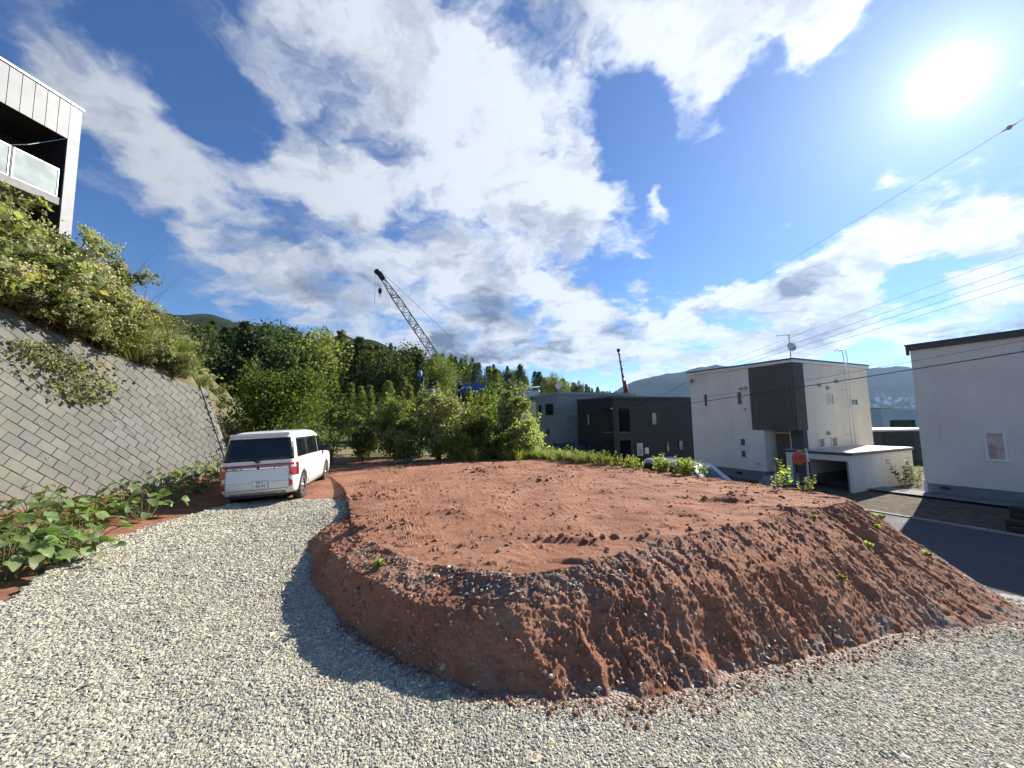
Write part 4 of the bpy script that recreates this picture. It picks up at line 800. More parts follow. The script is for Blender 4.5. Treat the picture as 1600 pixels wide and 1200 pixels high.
        for k in range(7):
            a = 2 * math.pi * k / 7; Mx = Matrix.Rotation(a, 4, 'Z'); rm.box(-.028, .028, .03, .215, .045, .088, Mx)
        rm.lathe([(.07, .03), (.065, .095), (.001, .10)], 14); rme = rm.mesh('rim'); rme.materials.append(M['rim'])
        for sx, y in self_w:
            w = put('wheel', wm, None, R, (sx * (.775 * s.ws + .0), y, .347), (0, sx * math.pi / 2, 0)); put('rim', rme, None, w)
        MB().box(-.78, .78, .3, 4.4, .25, .33).box(-.60, .60, .10, .5, .24, .32).build('underbody', M['trim_black'], R)
        P = s.patch
        P('rear_window', [(-.80, 1.14), (.80, 1.14), (.735, 1.695), (-.735, 1.695)], M['glass_dark'], n=24)
        for mi in (False, True):
            P('side_window', [(.32, 1.16), (1.28, 1.16), (1.28, 1.66), (.42, 1.67)], M['glass_dark'], fn='sidep', mirror=mi)
            P('side_window', [(1.34, 1.16), (2.52, 1.14), (2.52, 1.66), (1.34, 1.66)], M['glass_dark'], fn='sidep', mirror=mi)
            P('side_window', [(2.58, 1.14), (3.62, 1.14), (2.98, 1.62), (2.58, 1.65)], M['glass_dark'], fn='sidep', mirror=mi)
        wsq = [(-.78, 1.16), (.78, 1.16), (.68, 1.66), (-.68, 1.66)]
        fr = lambda x, z, off=0: Vector((x, float(s.yf(z)) + off - .03 * (abs(x) / .8) ** 2 * 2, z)); s.front = fr
        P('windscreen', wsq, M['glass_dark'], fn='front', off=0.012)
        for sx in (-1, 1):
            mr = MB().box(-.11, .11, -.09, .09, -.10, .11).build('mirror', M['trim_black'], R, 0.035, loc=(sx * (s.hw(1.2) + .15), 3.28, 1.21 * s.zs)); MB().box(-.09, .09, -.02, .02, -.03, .03).build('mirror_arm', M['trim_black'], mr, loc=(-sx * .12, .02, -.06))
        if not detail:
            for sx in (-1, 1): P('headlight', [(.45, .72), (.84, .74), (.84, .9), (.45, .88)], M['clear_lens'], fn='front', off=.02, mirror=sx < 0)
            return
        # rear end
        P('light_bar', [(-.86, 1.0), (.86, 1.0), (.86, 1.05), (-.86, 1.05)], M['red_lens'], n=40, k=1, off=.014)
        st_ = P('chrome_strip', [(-.70, .925), (.70, .925), (.70, .995), (-.70, .995)], M['chrome'], n=26, k=2, off=.012)
        for a in (-.37, 0, .37): MB().box(a - .008, a + .008, s.rear(a, .96).y - .02, s.rear(a, .96).y - .005, .925, .995).build('joint', M['trim_black'], st_)
        for a, w in ((-.52, .06), (.50, .07)): MB().box(a - w, a + w, s.rear(a, .96).y - .017, s.rear(a, .96).y - .006, .952, .966).build('badge', M['trim_black'], st_)
        MB().box(-.025, .025, s.rear(0, .96).y - .022, s.rear(0, .96).y - .006, .935, .985).build('emblem', M['trim_black'], st_)
        for mi in (False, True):
            tl = P('tail_light', [(.705, .76), (.895, .72), (.885, 1.03), (.705, 1.03)], M['red_lens'], off=.018, mirror=mi)
            P('reverse_lens', [(.73, .925), (.84, .925), (.84, .985), (.73, .985)], M['clear_lens'], tl, off=.024, mirror=mi, n=6, k=3)
            P('reflector', [(.715, .47), (.78, .47), (.79, .63), (.715, .64)], M['red_lens'], off=.016, mirror=mi, n=4, k=4)
            P('gap_line', [(.703, .44), (.711, .44), (.711, .92), (.703, .92)], M['trim_black'], off=.003, mirror=mi, n=1, k=16, th=.004)
        P('gap_line', [(-.70, .425), (.70, .425), (.70, .435), (-.70, .435)], M['trim_black'], off=.003, n=24, k=1, th=.004)
        P('tailgate_crease', [(-.68, .60), (.68, .60), (.68, .62), (-.68, .62)], s.bm, off=.012, n=24, k=2)
        P('skid_plate', [(-.62, .305), (.62, .305), (.62, .36), (-.62, .36)], mat('skid_grey', (0.22, 0.22, 0.21), 0.5), off=.02, n=20, k=2)
        for a in (-.45, -.15, .15, .45): P('slot', [(a - .05, .325), (a + .05, .325), (a + .05, .342), (a - .05, .342)], M['chrome'], off=.026, n=3, k=1, th=.008)
        pl_ = MB().box(-.165, .165, s.rear(0, .55).y - .035, s.rear(0, .55).y - .006, .47, .635).build('number_plate', M['plate'], R, 0.004, loc=(.06, 0, 0))
        py = s.rear(0, .55).y - .0375
        MB().box(-.185, .185, 0, .02, -.095, .095).build('plate_holder', M['steel'], R, loc=(.06, s.rear(0, .55).y - .012, .552))
        text_mesh('plate_number', '36-56', .098, M['ink'], pl_, (.022, py, .522), (math.pi / 2, 0, 0)); text_mesh('plate_region', '札幌 301', .042, M['ink'], pl_, (0, py, .606), (math.pi / 2, 0, 0)); text_mesh('plate_kana', 'そ', .04, M['ink'], pl_, (-.135, py, .525), (math.pi / 2, 0, 0))
        wb = s.rear(-.2, 1.2).y; MB().tube([(-.02, s.rear(0, 1.11).y - .03, 1.11), (-.30, s.rear(0, 1.2).y - .03, 1.225)], .012, 6).box(-.05, .03, s.rear(0, 1.1).y - .05, s.rear(0, 1.1).y, 1.085, 1.13).build('wiper', M['trim_black'], R)
        MB().box(-.70, .70, .17, .42, 1.765, 1.825).build('spoiler', s.bm, R, 0.025)
        for mi in (False, True):
            P('pillar_trim', [(1.285, 1.16), (1.335, 1.16), (1.335, 1.66), (1.285, 1.66)], M['trim_black'], fn='sidep', off=.006, mirror=mi, n=2)
            P('slide_rail', [(.30, 1.035), (1.25, 1.035), (1.25, 1.047), (.30, 1.047)], M['trim_black'], fn='sidep', off=.004, mirror=mi, n=8, k=1, th=.006)
            P('door_line', [(1.30, .45), (1.308, .45), (1.308, 1.14), (1.30, 1.14)], M['trim_black'], fn='sidep', off=.002, mirror=mi, n=1, k=12, th=.004)
            P('door_line', [(2.54, .40), (2.548, .40), (2.548, 1.14), (2.54, 1.14)], M['trim_black'], fn='sidep', off=.002, mirror=mi, n=1, k=12, th=.004)
            P('sill_trim', [(1.36, .37), (3.20, .37), (3.20, .47), (1.36, .47)], s.bm, fn='sidep', off=.022, mirror=mi, n=12, k=3)
            for y in (2.36, 2.74): P('door_handle', [(y - .09, .985), (y + .09, .985), (y + .09, 1.012), (y - .09, 1.012)], s.bm, fn='sidep', off=.03, mirror=mi, n=4, k=2)
        # seats and wheel dimly seen
white = paint('white_paint', (0.80, 0.79, 0.75))
Van('white_minivan', 'white minivan parked on the gravel, number plate 36-56', (-6.38, 9.78, .135), rad(14.5), white, roll=rad(-2.0), width=.94)
Van('silver_minivan', 'silver grey minivan parked below the platform edge by the white house', (6.7, 18.7, -1.53), rad(199), paint('silver_paint', (0.32, 0.335, 0.35), 0.4), detail=False)
Van('black_car', 'black car roof showing between the grey house and weeds', (3.6, 37.6, -1.55), rad(-105), paint('black_paint', (0.015, 0.016, 0.018), 0.2), zs=0.83, detail=False)

# ------------------------------------------------------------------ retaining wall of blocks laid on the slant
WO = Vector((-10.0, 0, 0.45)); WS = Vector((0, 1, 0)); WT = Vector((-0.4, 0, 1)).normalized(); WN = Vector((1, 0, 0.4)).normalized()
def wp(s, t, d=0.0): return WO + WS * s + WT * t + WN * d
WPOLY = [(3.0, -.6), (13.75, -.6), (13.75, 3.27), (3.0, 6.4)]
mb_, q, p = newmat('wall_block'); oi = q.n('ShaderNodeObjectInfo'); vec = q.n('ShaderNodeTexCoord').outputs['Object']; geo = q.n('ShaderNodeNewGeometry')
c = q.mix(oi.outputs['Random'], (0.14, 0.137, 0.122), (0.175, 0.171, 0.152)); wpos = geo.outputs['Position']
c = q.mix(q.ss(q.noise(wpos, 1.1, 7, .65), .42, .7, 0, .6), c, (0.13, 0.125, 0.105)); c = q.mix(q.ss(q.noise(wpos, 26, 5, .7), .5, .75, 0, .4), c, (0.10, 0.098, 0.088)); c = q.mix(q.ss(q.noise(wpos, .5, 4), .5, .7, 0, .35), c, (0.24, 0.20, 0.12))
stm = q.n('ShaderNodeMapping'); stm.inputs['Scale'].default_value = (.35, 3.2, .35); q.t.links.new(wpos, stm.inputs[0]); c = q.mix(q.ss(q.noise(stm.outputs[0], 1.0, 7, .7), .5, .72, 0, .5), c, (0.085, 0.082, 0.07)); c = q.mix(q.ss(q.noise(wpos, 2.3, 7, .75), .6, .74, 0, .45), c, (0.09, 0.10, 0.05))
q.t.links.new(c, p.inputs['Base Color']); p.inputs['Roughness'].default_value = .95; p.inputs['Specular IOR Level'].default_value = .15
bn = q.n('ShaderNodeBump'); bn.inputs['Strength'].default_value = .5; bn.inputs['Distance'].default_value = .008; q.t.links.new(q.noise(wpos, 60, 6, .7), bn.inputs['Height']); q.t.links.new(bn.outputs[0], p.inputs['Normal'])
wall = thing('retaining_wall', 'leaning grey retaining wall of slanted concrete blocks behind the van', 'wall', (0, 0, 0))
bw = MB(); V_ = [wp(s, t, 0) for s, t in WPOLY] + [wp(s, t, -.6) for s, t in WPOLY]
bw.add(V_, [(0, 1, 2, 3), (7, 6, 5, 4), (0, 4, 5, 1), (1, 5, 6, 2), (2, 6, 7, 3), (3, 7, 4, 0)]); bw.build('backing', mat('joint', (0.085, 0.082, 0.072), 0.95, var=.2), wall)
e1 = (math.cos(rad(-45)), math.sin(rad(-45))); e2 = (math.cos(rad(45)), math.sin(rad(45))); BL, BH, GAP = .34, .235, .008
def clip(poly, conv):
    for i in range(len(conv)):
        a, b2 = conv[i], conv[(i + 1) % len(conv)]; out = []
        sd = lambda p_: (b2[0] - a[0]) * (p_[1] - a[1]) - (b2[1] - a[1]) * (p_[0] - a[0])
        for j in range(len(poly)):
            p0, p1 = poly[j], poly[(j + 1) % len(poly)]; d0, d1 = sd(p0), sd(p1)
            if d0 >= 0: out.append(p0)
            if d0 * d1 < 0: t = d0 / (d0 - d1); out.append((p0[0] + (p1[0] - p0[0]) * t, p0[1] + (p1[1] - p0[1]) * t))
        poly = out
        if len(poly) < 3: return []
    return poly
def block_geo(poly, cx, cy, dep):
    """chamfered block: outline at the joint, face slightly smaller and proud"""
    n = len(poly); V = []
    for k, d in ((1.0, -.02), (1.0, dep - .010), (.955, dep)):
        for x, y in poly: V.append(wp(cx + (x - cx) * k, cy + (y - cy) * k, d) - wp(cx, cy, 0))
    F = [(j * n + i, j * n + (i + 1) % n, (j + 1) * n + (i + 1) % n, (j + 1) * n + i) for j in range(2) for i in range(n)] + [tuple(2 * n + i for i in range(n))]
    return V, F
full = {}; rest = MB(); nb = 0
for i in range(-40, 60):
    for j in range(-30, 60):
        u0 = i * BL + (BL / 2 if j % 2 else 0); v0 = j * BH
        rc = [(u0 + GAP / 2, v0 + GAP / 2), (u0 + BL - GAP / 2, v0 + GAP / 2), (u0 + BL - GAP / 2, v0 + BH - GAP / 2), (u0 + GAP / 2, v0 + BH - GAP / 2)]
        pl = [(e1[0] * a + e2[0] * c_, e1[1] * a + e2[1] * c_) for a, c_ in rc]; pl = [(a + 3, c_) for a, c_ in pl]
        k = clip(pl, WPOLY)
        if not k: continue
        ar = abs(sum(k[m][0] * k[(m + 1) % len(k)][1] - k[(m + 1) % len(k)][0] * k[m][1] for m in range(len(k)))) / 2
        if ar < .004: continue
        cx, cy = sum(a for a, _ in k) / len(k), sum(c_ for _, c_ in k) / len(k)
        isfull = ar > .98 * (BL - GAP) * (BH - GAP); dep = .016 + .006 * random.random()
        if cx > 7.9 and nb < 298:
            if isfull:
                v = random.randrange(4)
                if v not in full: V, F = block_geo(k, cx, cy, .013 + .004 * v); full[v] = MB().add(V, F).mesh('block'); full[v].materials.append(mb_)
                put('block', full[v], None, wall, wp(cx, cy, 0))
            else: V, F = block_geo(k, cx, cy, dep); put('block', MB().add(V, F).mesh('block'), mb_, wall, wp(cx, cy, 0))
            nb += 1
        else:
            V, F = block_geo(k, cx, cy, dep); rest.add([wp(cx, cy, 0) + q_ for q_ in V], F)
ro = rest.build('block', mb_, wall); ro['kind'] = 'stuff'
for s, t in ((8.75, 2.0), (8.7, 1.15), (9.6, 1.2), (10.45, 2.05), (11.2, 1.2)):
    Mx = Matrix.Translation(wp(s, t, .012)) @ WN.to_track_quat('Z', 'Y').to_matrix().to_4x4()
    w_ = MB().lathe([(.030, -.05), (.030, .02), (.038, .02), (.038, -.05)], 14, Mx).build('weep_pipe', M['concrete'], wall)
cp = MB(); cp.add([wp(13.752, -.6, -.6), wp(13.752, -.6, .05), wp(13.752, 3.35, .05), wp(13.752, 3.35, -.6), wp(14.0, -.6, -.6), wp(14.0, -.6, .05), wp(14.0, 3.25, .05), wp(14.0, 3.25, -.6)], [(0, 1, 2, 3), (7, 6, 5, 4), (0, 4, 5, 1), (1, 5, 6, 2), (2, 6, 7, 3), (3, 7, 4, 0)]); cp.build('end_coping', mat('old_concrete', (0.17, 0.165, 0.145), .95, var=.2, vscale=2, bump=.4), wall)

# ------------------------------------------------------------------ bank above the wall
yb = np.concatenate([np.linspace(1, 13.75, 52), np.linspace(13.8, 32, 60)])
htop = 4.4 - .27 * (yb - 8.75) + .03
low = np.stack([np.where(yb < 13.78, -10 - .4 * htop + .02, np.interp(yb, [13.8, 14.6, 18, 24, 32], [-11.2, -10.6, -11.8, -14.5, -19])), yb, np.where(yb < 13.78, .45 + htop, np.interp(yb, [13.8, 14.4, 16, 32], [3.3, 1.2, .35, .3]))], 1)
upx = np.stack([np.interp(yb, [1, 12.5, 16, 20, 24, 32], [-16.6, -14.75, -16.2, -18.2, -20.5, -25]), yb + .6, np.interp(yb, [1, 12.5, 16, 20, 24, 32], [8.5, 8.2, 7.1, 6.6, 6.2, 4.6])], 1)
def bank_pt(y, v):
    a = np.array([np.interp(y, yb, low[:, k]) for k in range(3)]); c_ = np.array([np.interp(y, yb, upx[:, k]) for k in range(3)]); p_ = a + (c_ - a) * v; p_[2] += .5 * math.sin(math.pi * v) * .6; return p_
tv_ = np.linspace(0, 1, 26); GB = low[None] + (upx - low)[None] * tv_[:, None, None]; GB[..., 2] += .3 * np.sin(np.pi * tv_)[:, None] + .18 * fbm(GB[..., 1] * 1.2, tv_[:, None] * 6 + 0 * GB[..., 1], 4, 200)
back_ = upx + np.array([-30, 3, .6]); back2 = low + np.array([-.0, 0, -3.0]); GB = np.concatenate([back2[None], GB, back_[None]], 0); i = np.arange(GB.shape[0] * GB.shape[1]).reshape(GB.shape[:2])
M['bank_soil'] = soilmat('bank_soil', (0.10, 0.085, 0.045), (0.16, 0.13, 0.07), (0.19, 0.17, 0.085), 1.5, .8, 22)
tag(put('bank', mesh_np('bank', GB.reshape(-1, 3), np.stack([i[:-1, :-1], i[:-1, 1:], i[1:, 1:], i[1:, :-1]], -1).reshape(-1, 4), True), M['bank_soil']), 'steep weedy earth bank above the retaining wall', kind='structure')

# ------------------------------------------------------------------ leaves, plants, trees
def unit(v): return v / (np.linalg.norm(v, axis=-1, keepdims=True) + 1e-9)
def leaf_quads(P, A, size, asp=.6, fold=.18, g=None):
    """P base points, A leaf axis; a folded leaf of 2 triangles pairs (4 verts + mid) -> 2 quads sharing the midrib"""
    g = g or rng; n = len(P); A = unit(A); S_ = unit(np.cross(A, unit(g.normal(size=(n, 3))))); Nn = np.cross(S_, A); L = size[:, None]
    b0 = P; t0 = P + A * L; m0 = P + A * L * .45 - Nn * L * fold * .5
    l0 = P + A * L * .42 + S_ * L * asp * .5 + Nn * L * fold * .3; r0 = P + A * L * .42 - S_ * L * asp * .5 + Nn * L * fold * .3
    V = np.stack([b0, l0, t0, r0], 1).reshape(-1, 3); k = 4 * np.arange(n)[:, None]
    return V, np.concatenate([k + np.array([0, 1, 2]), k + np.array([0, 2, 3])], 0).reshape(-1, 3)
def leaf_mesh(name, P, A, size, m, asp=.6, fold=.18, g=None):
    V, F = leaf_quads(P, A, size, asp, fold, g); me = mesh_np(name, V, F); me.materials.append(m); return me
def stems_mesh(name, paths, m, n=5):
    b_ = MB()
    for pts, r0, r1 in paths: b_.tube(pts, list(np.linspace(r0, r1, len(pts))), n, cap=False)
    me = b_.mesh(name); me.materials.append(m); return me
LM = {
 'conifer': leafmat('conifer_needles', [(0.027, 0.046, 0.019), (0.053, 0.08, 0.028), (0.10, 0.13, 0.045)], .33, .7),
 'larch': leafmat('larch_needles', [(0.09, 0.115, 0.038), (0.16, 0.185, 0.06), (0.28, 0.29, 0.11)], .5, .7),
 'locust': leafmat('locust_leaves', [(0.06, 0.105, 0.025), (0.12, 0.18, 0.04), (0.26, 0.31, 0.08)], .55),
 'shrub': leafmat('shrub_leaves', [(0.09, 0.125, 0.035), (0.165, 0.205, 0.065), (0.33, 0.35, 0.13)], .52),
 'pale': leafmat('pale_leaves', [(0.17, 0.20, 0.07), (0.29, 0.32, 0.14), (0.55, 0.56, 0.34)], .5),
 'knot': leafmat('knotweed_leaves', [(0.055, 0.085, 0.026), (0.11, 0.145, 0.045), (0.20, 0.22, 0.08), (0.36, 0.36, 0.14)], .5),
 'flower': leafmat('flower_sprays', [(0.42, 0.40, 0.24), (0.55, 0.53, 0.36)], .4),
 'broad': leafmat('broad_leaves', [(0.09, 0.155, 0.05), (0.15, 0.225, 0.08), (0.24, 0.31, 0.12)], .42, .45),
 'weed': leafmat('weed_leaves', [(0.16, 0.22, 0.05), (0.26, 0.32, 0.08), (0.38, 0.42, 0.12)], .5),
 'grass': leafmat('grass_blades', [(0.14, 0.18, 0.05), (0.22, 0.26, 0.08), (0.32, 0.33, 0.13)], .5),
 'dark': leafmat('dark_leaves', [(0.03, 0.054, 0.018), (0.06, 0.09, 0.028), (0.10, 0.135, 0.045)], .4),
}
def conifer(seed, h=10.0, r=2.3, nbr=110, per=40, size=.26, mk='conifer', bare=.12, open_=0.0):
    g = np.random.default_rng(seed); P = []; A = []; paths = [([(0, 0, -.3), (g.normal() * .1, g.normal() * .1, h * .5), (0, 0, h * .98)], .16 * h / 10, .02)]
    for k in range(nbr):
        t = bare + (1 - bare) * (k + g.uniform()) / nbr; z = t * h; L = r * (1 - t) ** .75 * g.uniform(.65, 1.12) + .18; a = k * 2.4 + g.normal() * .4
        if open_ and g.uniform() < open_: L *= .45
        d = np.array([math.cos(a), math.sin(a), 0]); s = np.sort(g.uniform(.12, 1, per)); droop = .10 + .18 * g.uniform()
        pts = d[None] * (s * L)[:, None] + np.array([0, 0, 1]) * (z + .22 * L * s - droop * L * s ** 2 * 1.6)[:, None] + g.normal(size=(per, 3)) * np.array([.16, .16, .12]) * (.5 + L * .28)
        P.append(pts); A.append(d[None] * .8 + g.normal(size=(per, 3)) * .55 + np.array([0, 0, -.05]))
        if k % 3 == 0: paths.append(([(0, 0, z), tuple(d * L * .5 + np.array([0, 0, z + .08 * L])), tuple(d * L * .9 + np.array([0, 0, z - .02 * L]))], .03, .008))
    P = np.concatenate(P); A = np.concatenate(A)
    return stems_mesh('trunk', paths, M['bark'], 5), leaf_mesh('crown', P, A, g.uniform(.6, 1.35, len(P)) * size, LM[mk], .55, .2, g)
def broadleaf(seed, h=4.0, r=1.8, ncl=60, per=70, size=.10, mk='shrub', stems=5, base=.12, slim=1.0, spread=.34):
    """several limbs, leaf clumps gathered along their ends; uneven outline with gaps"""
    g = np.random.default_rng(seed); P = []; A = []; paths = []
    limbs = []
    for k in range(stems):
        a = 6.283 * k / stems + g.normal() * .4; lean = r * g.uniform(.25, .8); hh = h * g.uniform(.6, .97)
        pts = [np.array([math.cos(a) * lean * f ** 1.3 + g.normal() * .05, math.sin(a) * lean * f ** 1.3 + g.normal() * .05, hh * f - (.2 if f == 0 else 0)]) for f in (0, .3, .6, .85, 1)]
        limbs.append(pts); paths.append(([tuple(q_) for q_ in pts], .028 * h ** .8, .008))
    for k in range(ncl):
        lb = limbs[k % stems]; f = g.uniform(base, 1) ** .8; i = min(3, int(f * 4)); c0 = lb[i] + (lb[i + 1] - lb[i]) * (f * 4 - i)
        prof = (math.sin(math.pi * min(1, (.18 + .82 * f) ** .85)) ** .6 + .12) * r * slim
        a = g.uniform(0, 6.283); c1 = c0 + np.array([math.cos(a), math.sin(a), g.uniform(-.15, .35)]) * prof * g.uniform(.25, .95); c1[2] = max(.12, min(h, c1[2]))
        paths.append(([tuple(c0), tuple((c0 + c1) / 2 + np.array([0, 0, .05])), tuple(c1)], .010, .004))
        n = int(per * g.uniform(.5, 1.5)); sc = spread * g.uniform(.6, 1.3) * r / 1.8
        t_ = g.uniform(0, 1.15, n)[:, None]; P.append(c0 + (c1 - c0) * t_ + np.clip(g.normal(size=(n, 3)), -1.5, 1.5) * sc * np.array([1, 1, .62])); A.append(g.normal(size=(n, 3)) + (c1 - c0) * .5 + np.array([0, 0, -.25]))
    for k in range(int(stems * 4)):                                # upright leafy shoots that break the outline
        lb = limbs[k % stems]; c0 = lb[g.integers(2, 5)]; L = h * g.uniform(.12, .26) * (.35 if h > 6 else 1.0); d = np.array([g.normal() * .35, g.normal() * .35, 1.0]); c1 = c0 + d * L; paths.append(([tuple(c0), tuple(c0 + d * L * .5), tuple(c1)], .008, .003))
        n = int(per * .4); t_ = g.uniform(.1, 1, n)[:, None]; P.append(c0 + d * L * t_ + g.normal(size=(n, 3)) * size * .7 * (1.2 - t_)); A.append(g.normal(size=(n, 3)) * .8 + d * .6)
    P = np.concatenate(P); A = np.concatenate(A); k = P[:, 2] > .05
    return stems_mesh('trunk', paths, M['bark'], 5), leaf_mesh('crown', P[k], A[k], g.uniform(.6, 1.4, k.sum()) * size, LM[mk], .62, .2, g)
def plant(name, pair, label, cat, loc, rz=0.0, sc=1.0, group=None, names=('trunk', 'crown'), tilt=None):
    o = thing(name, label, cat, loc, rz, group)
    if tilt: o.rotation_euler = (tilt[0], tilt[1], rz)
    o.scale = sc if hasattr(sc, '__len__') else (sc, sc, sc)
    for nm, me in zip(names, pair):
        c_ = put(nm, me, None, o)
        if nm == 'flowers': c_['kind'] = 'stuff'
    return o

# forest: conifers behind the shrubs and up the hillside
con = [conifer(s, 10, r, nb_, 40, .27, mk, ba) for s, r, nb_, mk, ba in ((1, 2.1, 120, 'conifer', .1), (2, 2.5, 120, 'conifer', .14), (3, 1.9, 120, 'larch', .1), (4, 2.3, 110, 'larch', .12), (5, 2.9, 110, 'conifer', .2), (6, 2.0, 100, 'larch', .16))]
dec = [broadleaf(s, 10, 3.3, 110, 44, .30, mk, 7, .2, 1.0, .5) for s, mk in ((11, 'dark'), (12, 'larch'), (13, 'dark'))]
gt = np.random.default_rng(31)
def hor(px): return 655.7 - .01745 * (px - 800)
for px in np.arange(478, 800, 21.0):                               # paler young larches just behind the shrubs
    px += gt.uniform(-7, 7); d = gt.uniform(35, 44); top = np.interp(px, [478, 560, 640, 690, 750, 800], [572, 600, 597, 610, 610, 608]) + gt.uniform(-12, 12); x_ = (px - 800) / 601 * d; z0 = Tz(x_, d); hh = 2.2 + (hor(px) - top) / 601 * d - z0
    plant('larch_tree', con[(2, 3, 5)[gt.integers(3)]], 'young olive green larch in the front forest row ' + ('left of the pale shrub' if px < 620 else 'behind the pale shrub and birch'), 'tree', (x_, d, z0), gt.uniform(0, 6), (hh / 10 * gt.uniform(.85, 1.15), hh / 10 * gt.uniform(.85, 1.15), hh / 10), 'young larches at the forest edge')
for px in np.arange(285, 800, 15.0):                               # taller dark trees behind
    px += gt.uniform(-6, 6)
    if 690 < px < 755: continue
    d = gt.uniform(50, 66); top = np.interp(px, [285, 340, 400, 480, 560, 640, 720, 800], [508, 514, 506, 510, 530, 542, 566, 588]) + gt.uniform(-9, 12); x_ = (px - 800) / 601 * d; z0 = Tz(x_, d); hh = 2.2 + (hor(px) - top) / 601 * d - z0
    dark_ = px < 480 or gt.uniform() < .45; me = (dec[(0, 2)[gt.integers(2)]] if gt.uniform() < .5 else con[(0, 1, 4)[gt.integers(3)]]) if dark_ else (con[(2, 3, 5)[gt.integers(3)]] if gt.uniform() < .75 else dec[1])
    plant('forest_tree', me, ('tall dark green' if dark_ else 'tall olive green') + ' forest tree ' + ('behind the white minivan' if px < 420 else 'between the minivan and the pale shrub' if px < 600 else 'behind the pale shrub below the crane boom' if px < 720 else 'right of the crane boom foot'), 'tree', (x_, d, z0), gt.uniform(0, 6), (hh / 10 * 1.05, hh / 10 * 1.05, hh / 10), 'tall dark forest trees' if dark_ else 'tall olive forest trees')
RL = np.array([(-100, 85), (-74, 110), (-60, 180), (-33, 250), (29, 350), (112, 450), (215, 580)], float); cl = np.concatenate([[0], np.cumsum(np.hypot(*np.diff(RL, axis=0).T))])
spots = []
for row, (n, off) in enumerate(((62, 0), (52, 16), (44, 34), (36, 55), (24, 78))):
    for k in range(n):
        t = (k + gt.uniform()) / n; s = cl[-1] * t ** 1.15 * .98; i = min(len(RL) - 2, int(np.searchsorted(cl, s) - 1) if s > 0 else 0); f = (s - cl[i]) / (cl[i + 1] - cl[i]); p_ = RL[i] + (RL[i + 1] - RL[i]) * f
        tg = (RL[i + 1] - RL[i]) / np.linalg.norm(RL[i + 1] - RL[i]); nrm = np.array([tg[1], -tg[0]]); q_ = p_ + nrm * (off + gt.uniform(-6, 6))
        if np.hypot(*q_) > 72 and not (q_[1] < 92 and -20 < q_[0] < 0): spots.append((q_[0], q_[1], row))
for x_, y_, row in spots:
    hh = gt.uniform(8.5, 13.5); me = con[(0, 1, 4, 0)[gt.integers(4)]] if gt.uniform() < .62 else (con[(2, 3)[gt.integers(2)]] if gt.uniform() < .5 else dec[gt.integers(3)])
    plant('hillside_tree', me, 'dark forest tree on the hillside ' + ('left of the crane boom' if 601 * x_ / y_ < -200 else 'between the crane boom and the grey house' if 601 * x_ / y_ < 40 else 'above the grey house roof' if 601 * x_ / y_ < 190 else 'right of the red crane'), 'tree', (x_, y_, Tz(x_, y_) - .3), gt.uniform(0, 6), (hh / 10 * 1.15, hh / 10 * 1.15, hh / 10), 'trees covering the hillside')

# tree beside the van and the shrubs at the back edge of the platform
plant('locust_tree', broadleaf(21, 4.55, 2.0, 170, 130, .105, 'locust', 8, .1, 1.0, .32), 'rounded bright green leafy tree behind the white minivan', 'tree', (-10.05, 16.3, .30), .4)
plant('dark_shrub', broadleaf(22, 3.0, 1.5, 60, 80, .12, 'dark', 5, .1), 'dark shadowed shrub between wall end and leafy tree', 'shrub', (-11.7, 18.6, .4), 1.0)
for i, (x_, y_, hh, rr_, mk, slim, lab) in enumerate((
  (-7.4, 19.2, 2.2, 1.0, 'shrub', 1.0, 'small yellowish green shrub nearest the van front'), (-5.7, 18.9, 3.3, 1.5, 'shrub', .9, 'olive green shrub left of the palest shrub'), (-3.6, 18.7, 3.7, 1.75, 'pale', 1.0, 'palest cream green leafy shrub at the middle of the back edge'),
  (-1.9, 19.4, 3.5, 1.6, 'shrub', 1.0, 'darker green shrub between pale shrub and tall slender birch'), (-.15, 19.3, 4.6, 1.15, 'pale', .8, 'tall slender pale leaved birch with pointed top'), (.75, 18.9, 2.8, 1.25, 'pale', 1.0, 'broad pale shrub in front of the grey house'),
  (-1.0, 18.0, 1.6, 1.0, 'locust', 1.0, 'low fresh green bush below the tall birch'), (-4.9, 17.9, 1.7, 1.2, 'shrub', 1.1, 'low spreading olive bush at the platform edge'), (-2.6, 17.9, 1.4, 1.0, 'locust', 1.1, 'low green bush in front of the pale shrub'), (-4.6, 22.5, 4.4, 1.7, 'shrub', .9, 'taller olive shrub standing behind the pale shrub'), (-1.3, 22.0, 4.3, 1.7, 'locust', .9, 'taller green shrub behind the slender birch'), (-6.6, 21.8, 3.3, 1.2, 'larch', .8, 'narrow young tree left behind the olive shrub'), (1.6, 18.4, 1.3, .8, 'weed', 1.0, 'small weedy bush beside the grey house corner'))):
    plant('shrub' if i != 4 else 'birch_tree', broadleaf(40 + i, hh * .86, rr_ * .85, int(50 * rr_ + 25), 75, .12 if mk in ('pale',) else .115, mk, 6, .06, slim * .8, .26), lab, 'shrub' if i != 4 else 'tree', (x_, y_, Tz(x_, y_) + .12), i * .7)
for i, (x_, y_) in enumerate(((-8.0, 21.5), (-9.1, 23.5), (-8.6, 18.4))): plant('sapling', broadleaf(60 + i, 1.5, .55, 26, 40, .08, 'shrub', 4, .1), ('sapling beyond the van mirror', 'farther sapling standing in the dry grass', 'little sapling at the dark soil edge by the van front')[i], 'sapling', (x_, y_, Tz(x_, y_)), i)

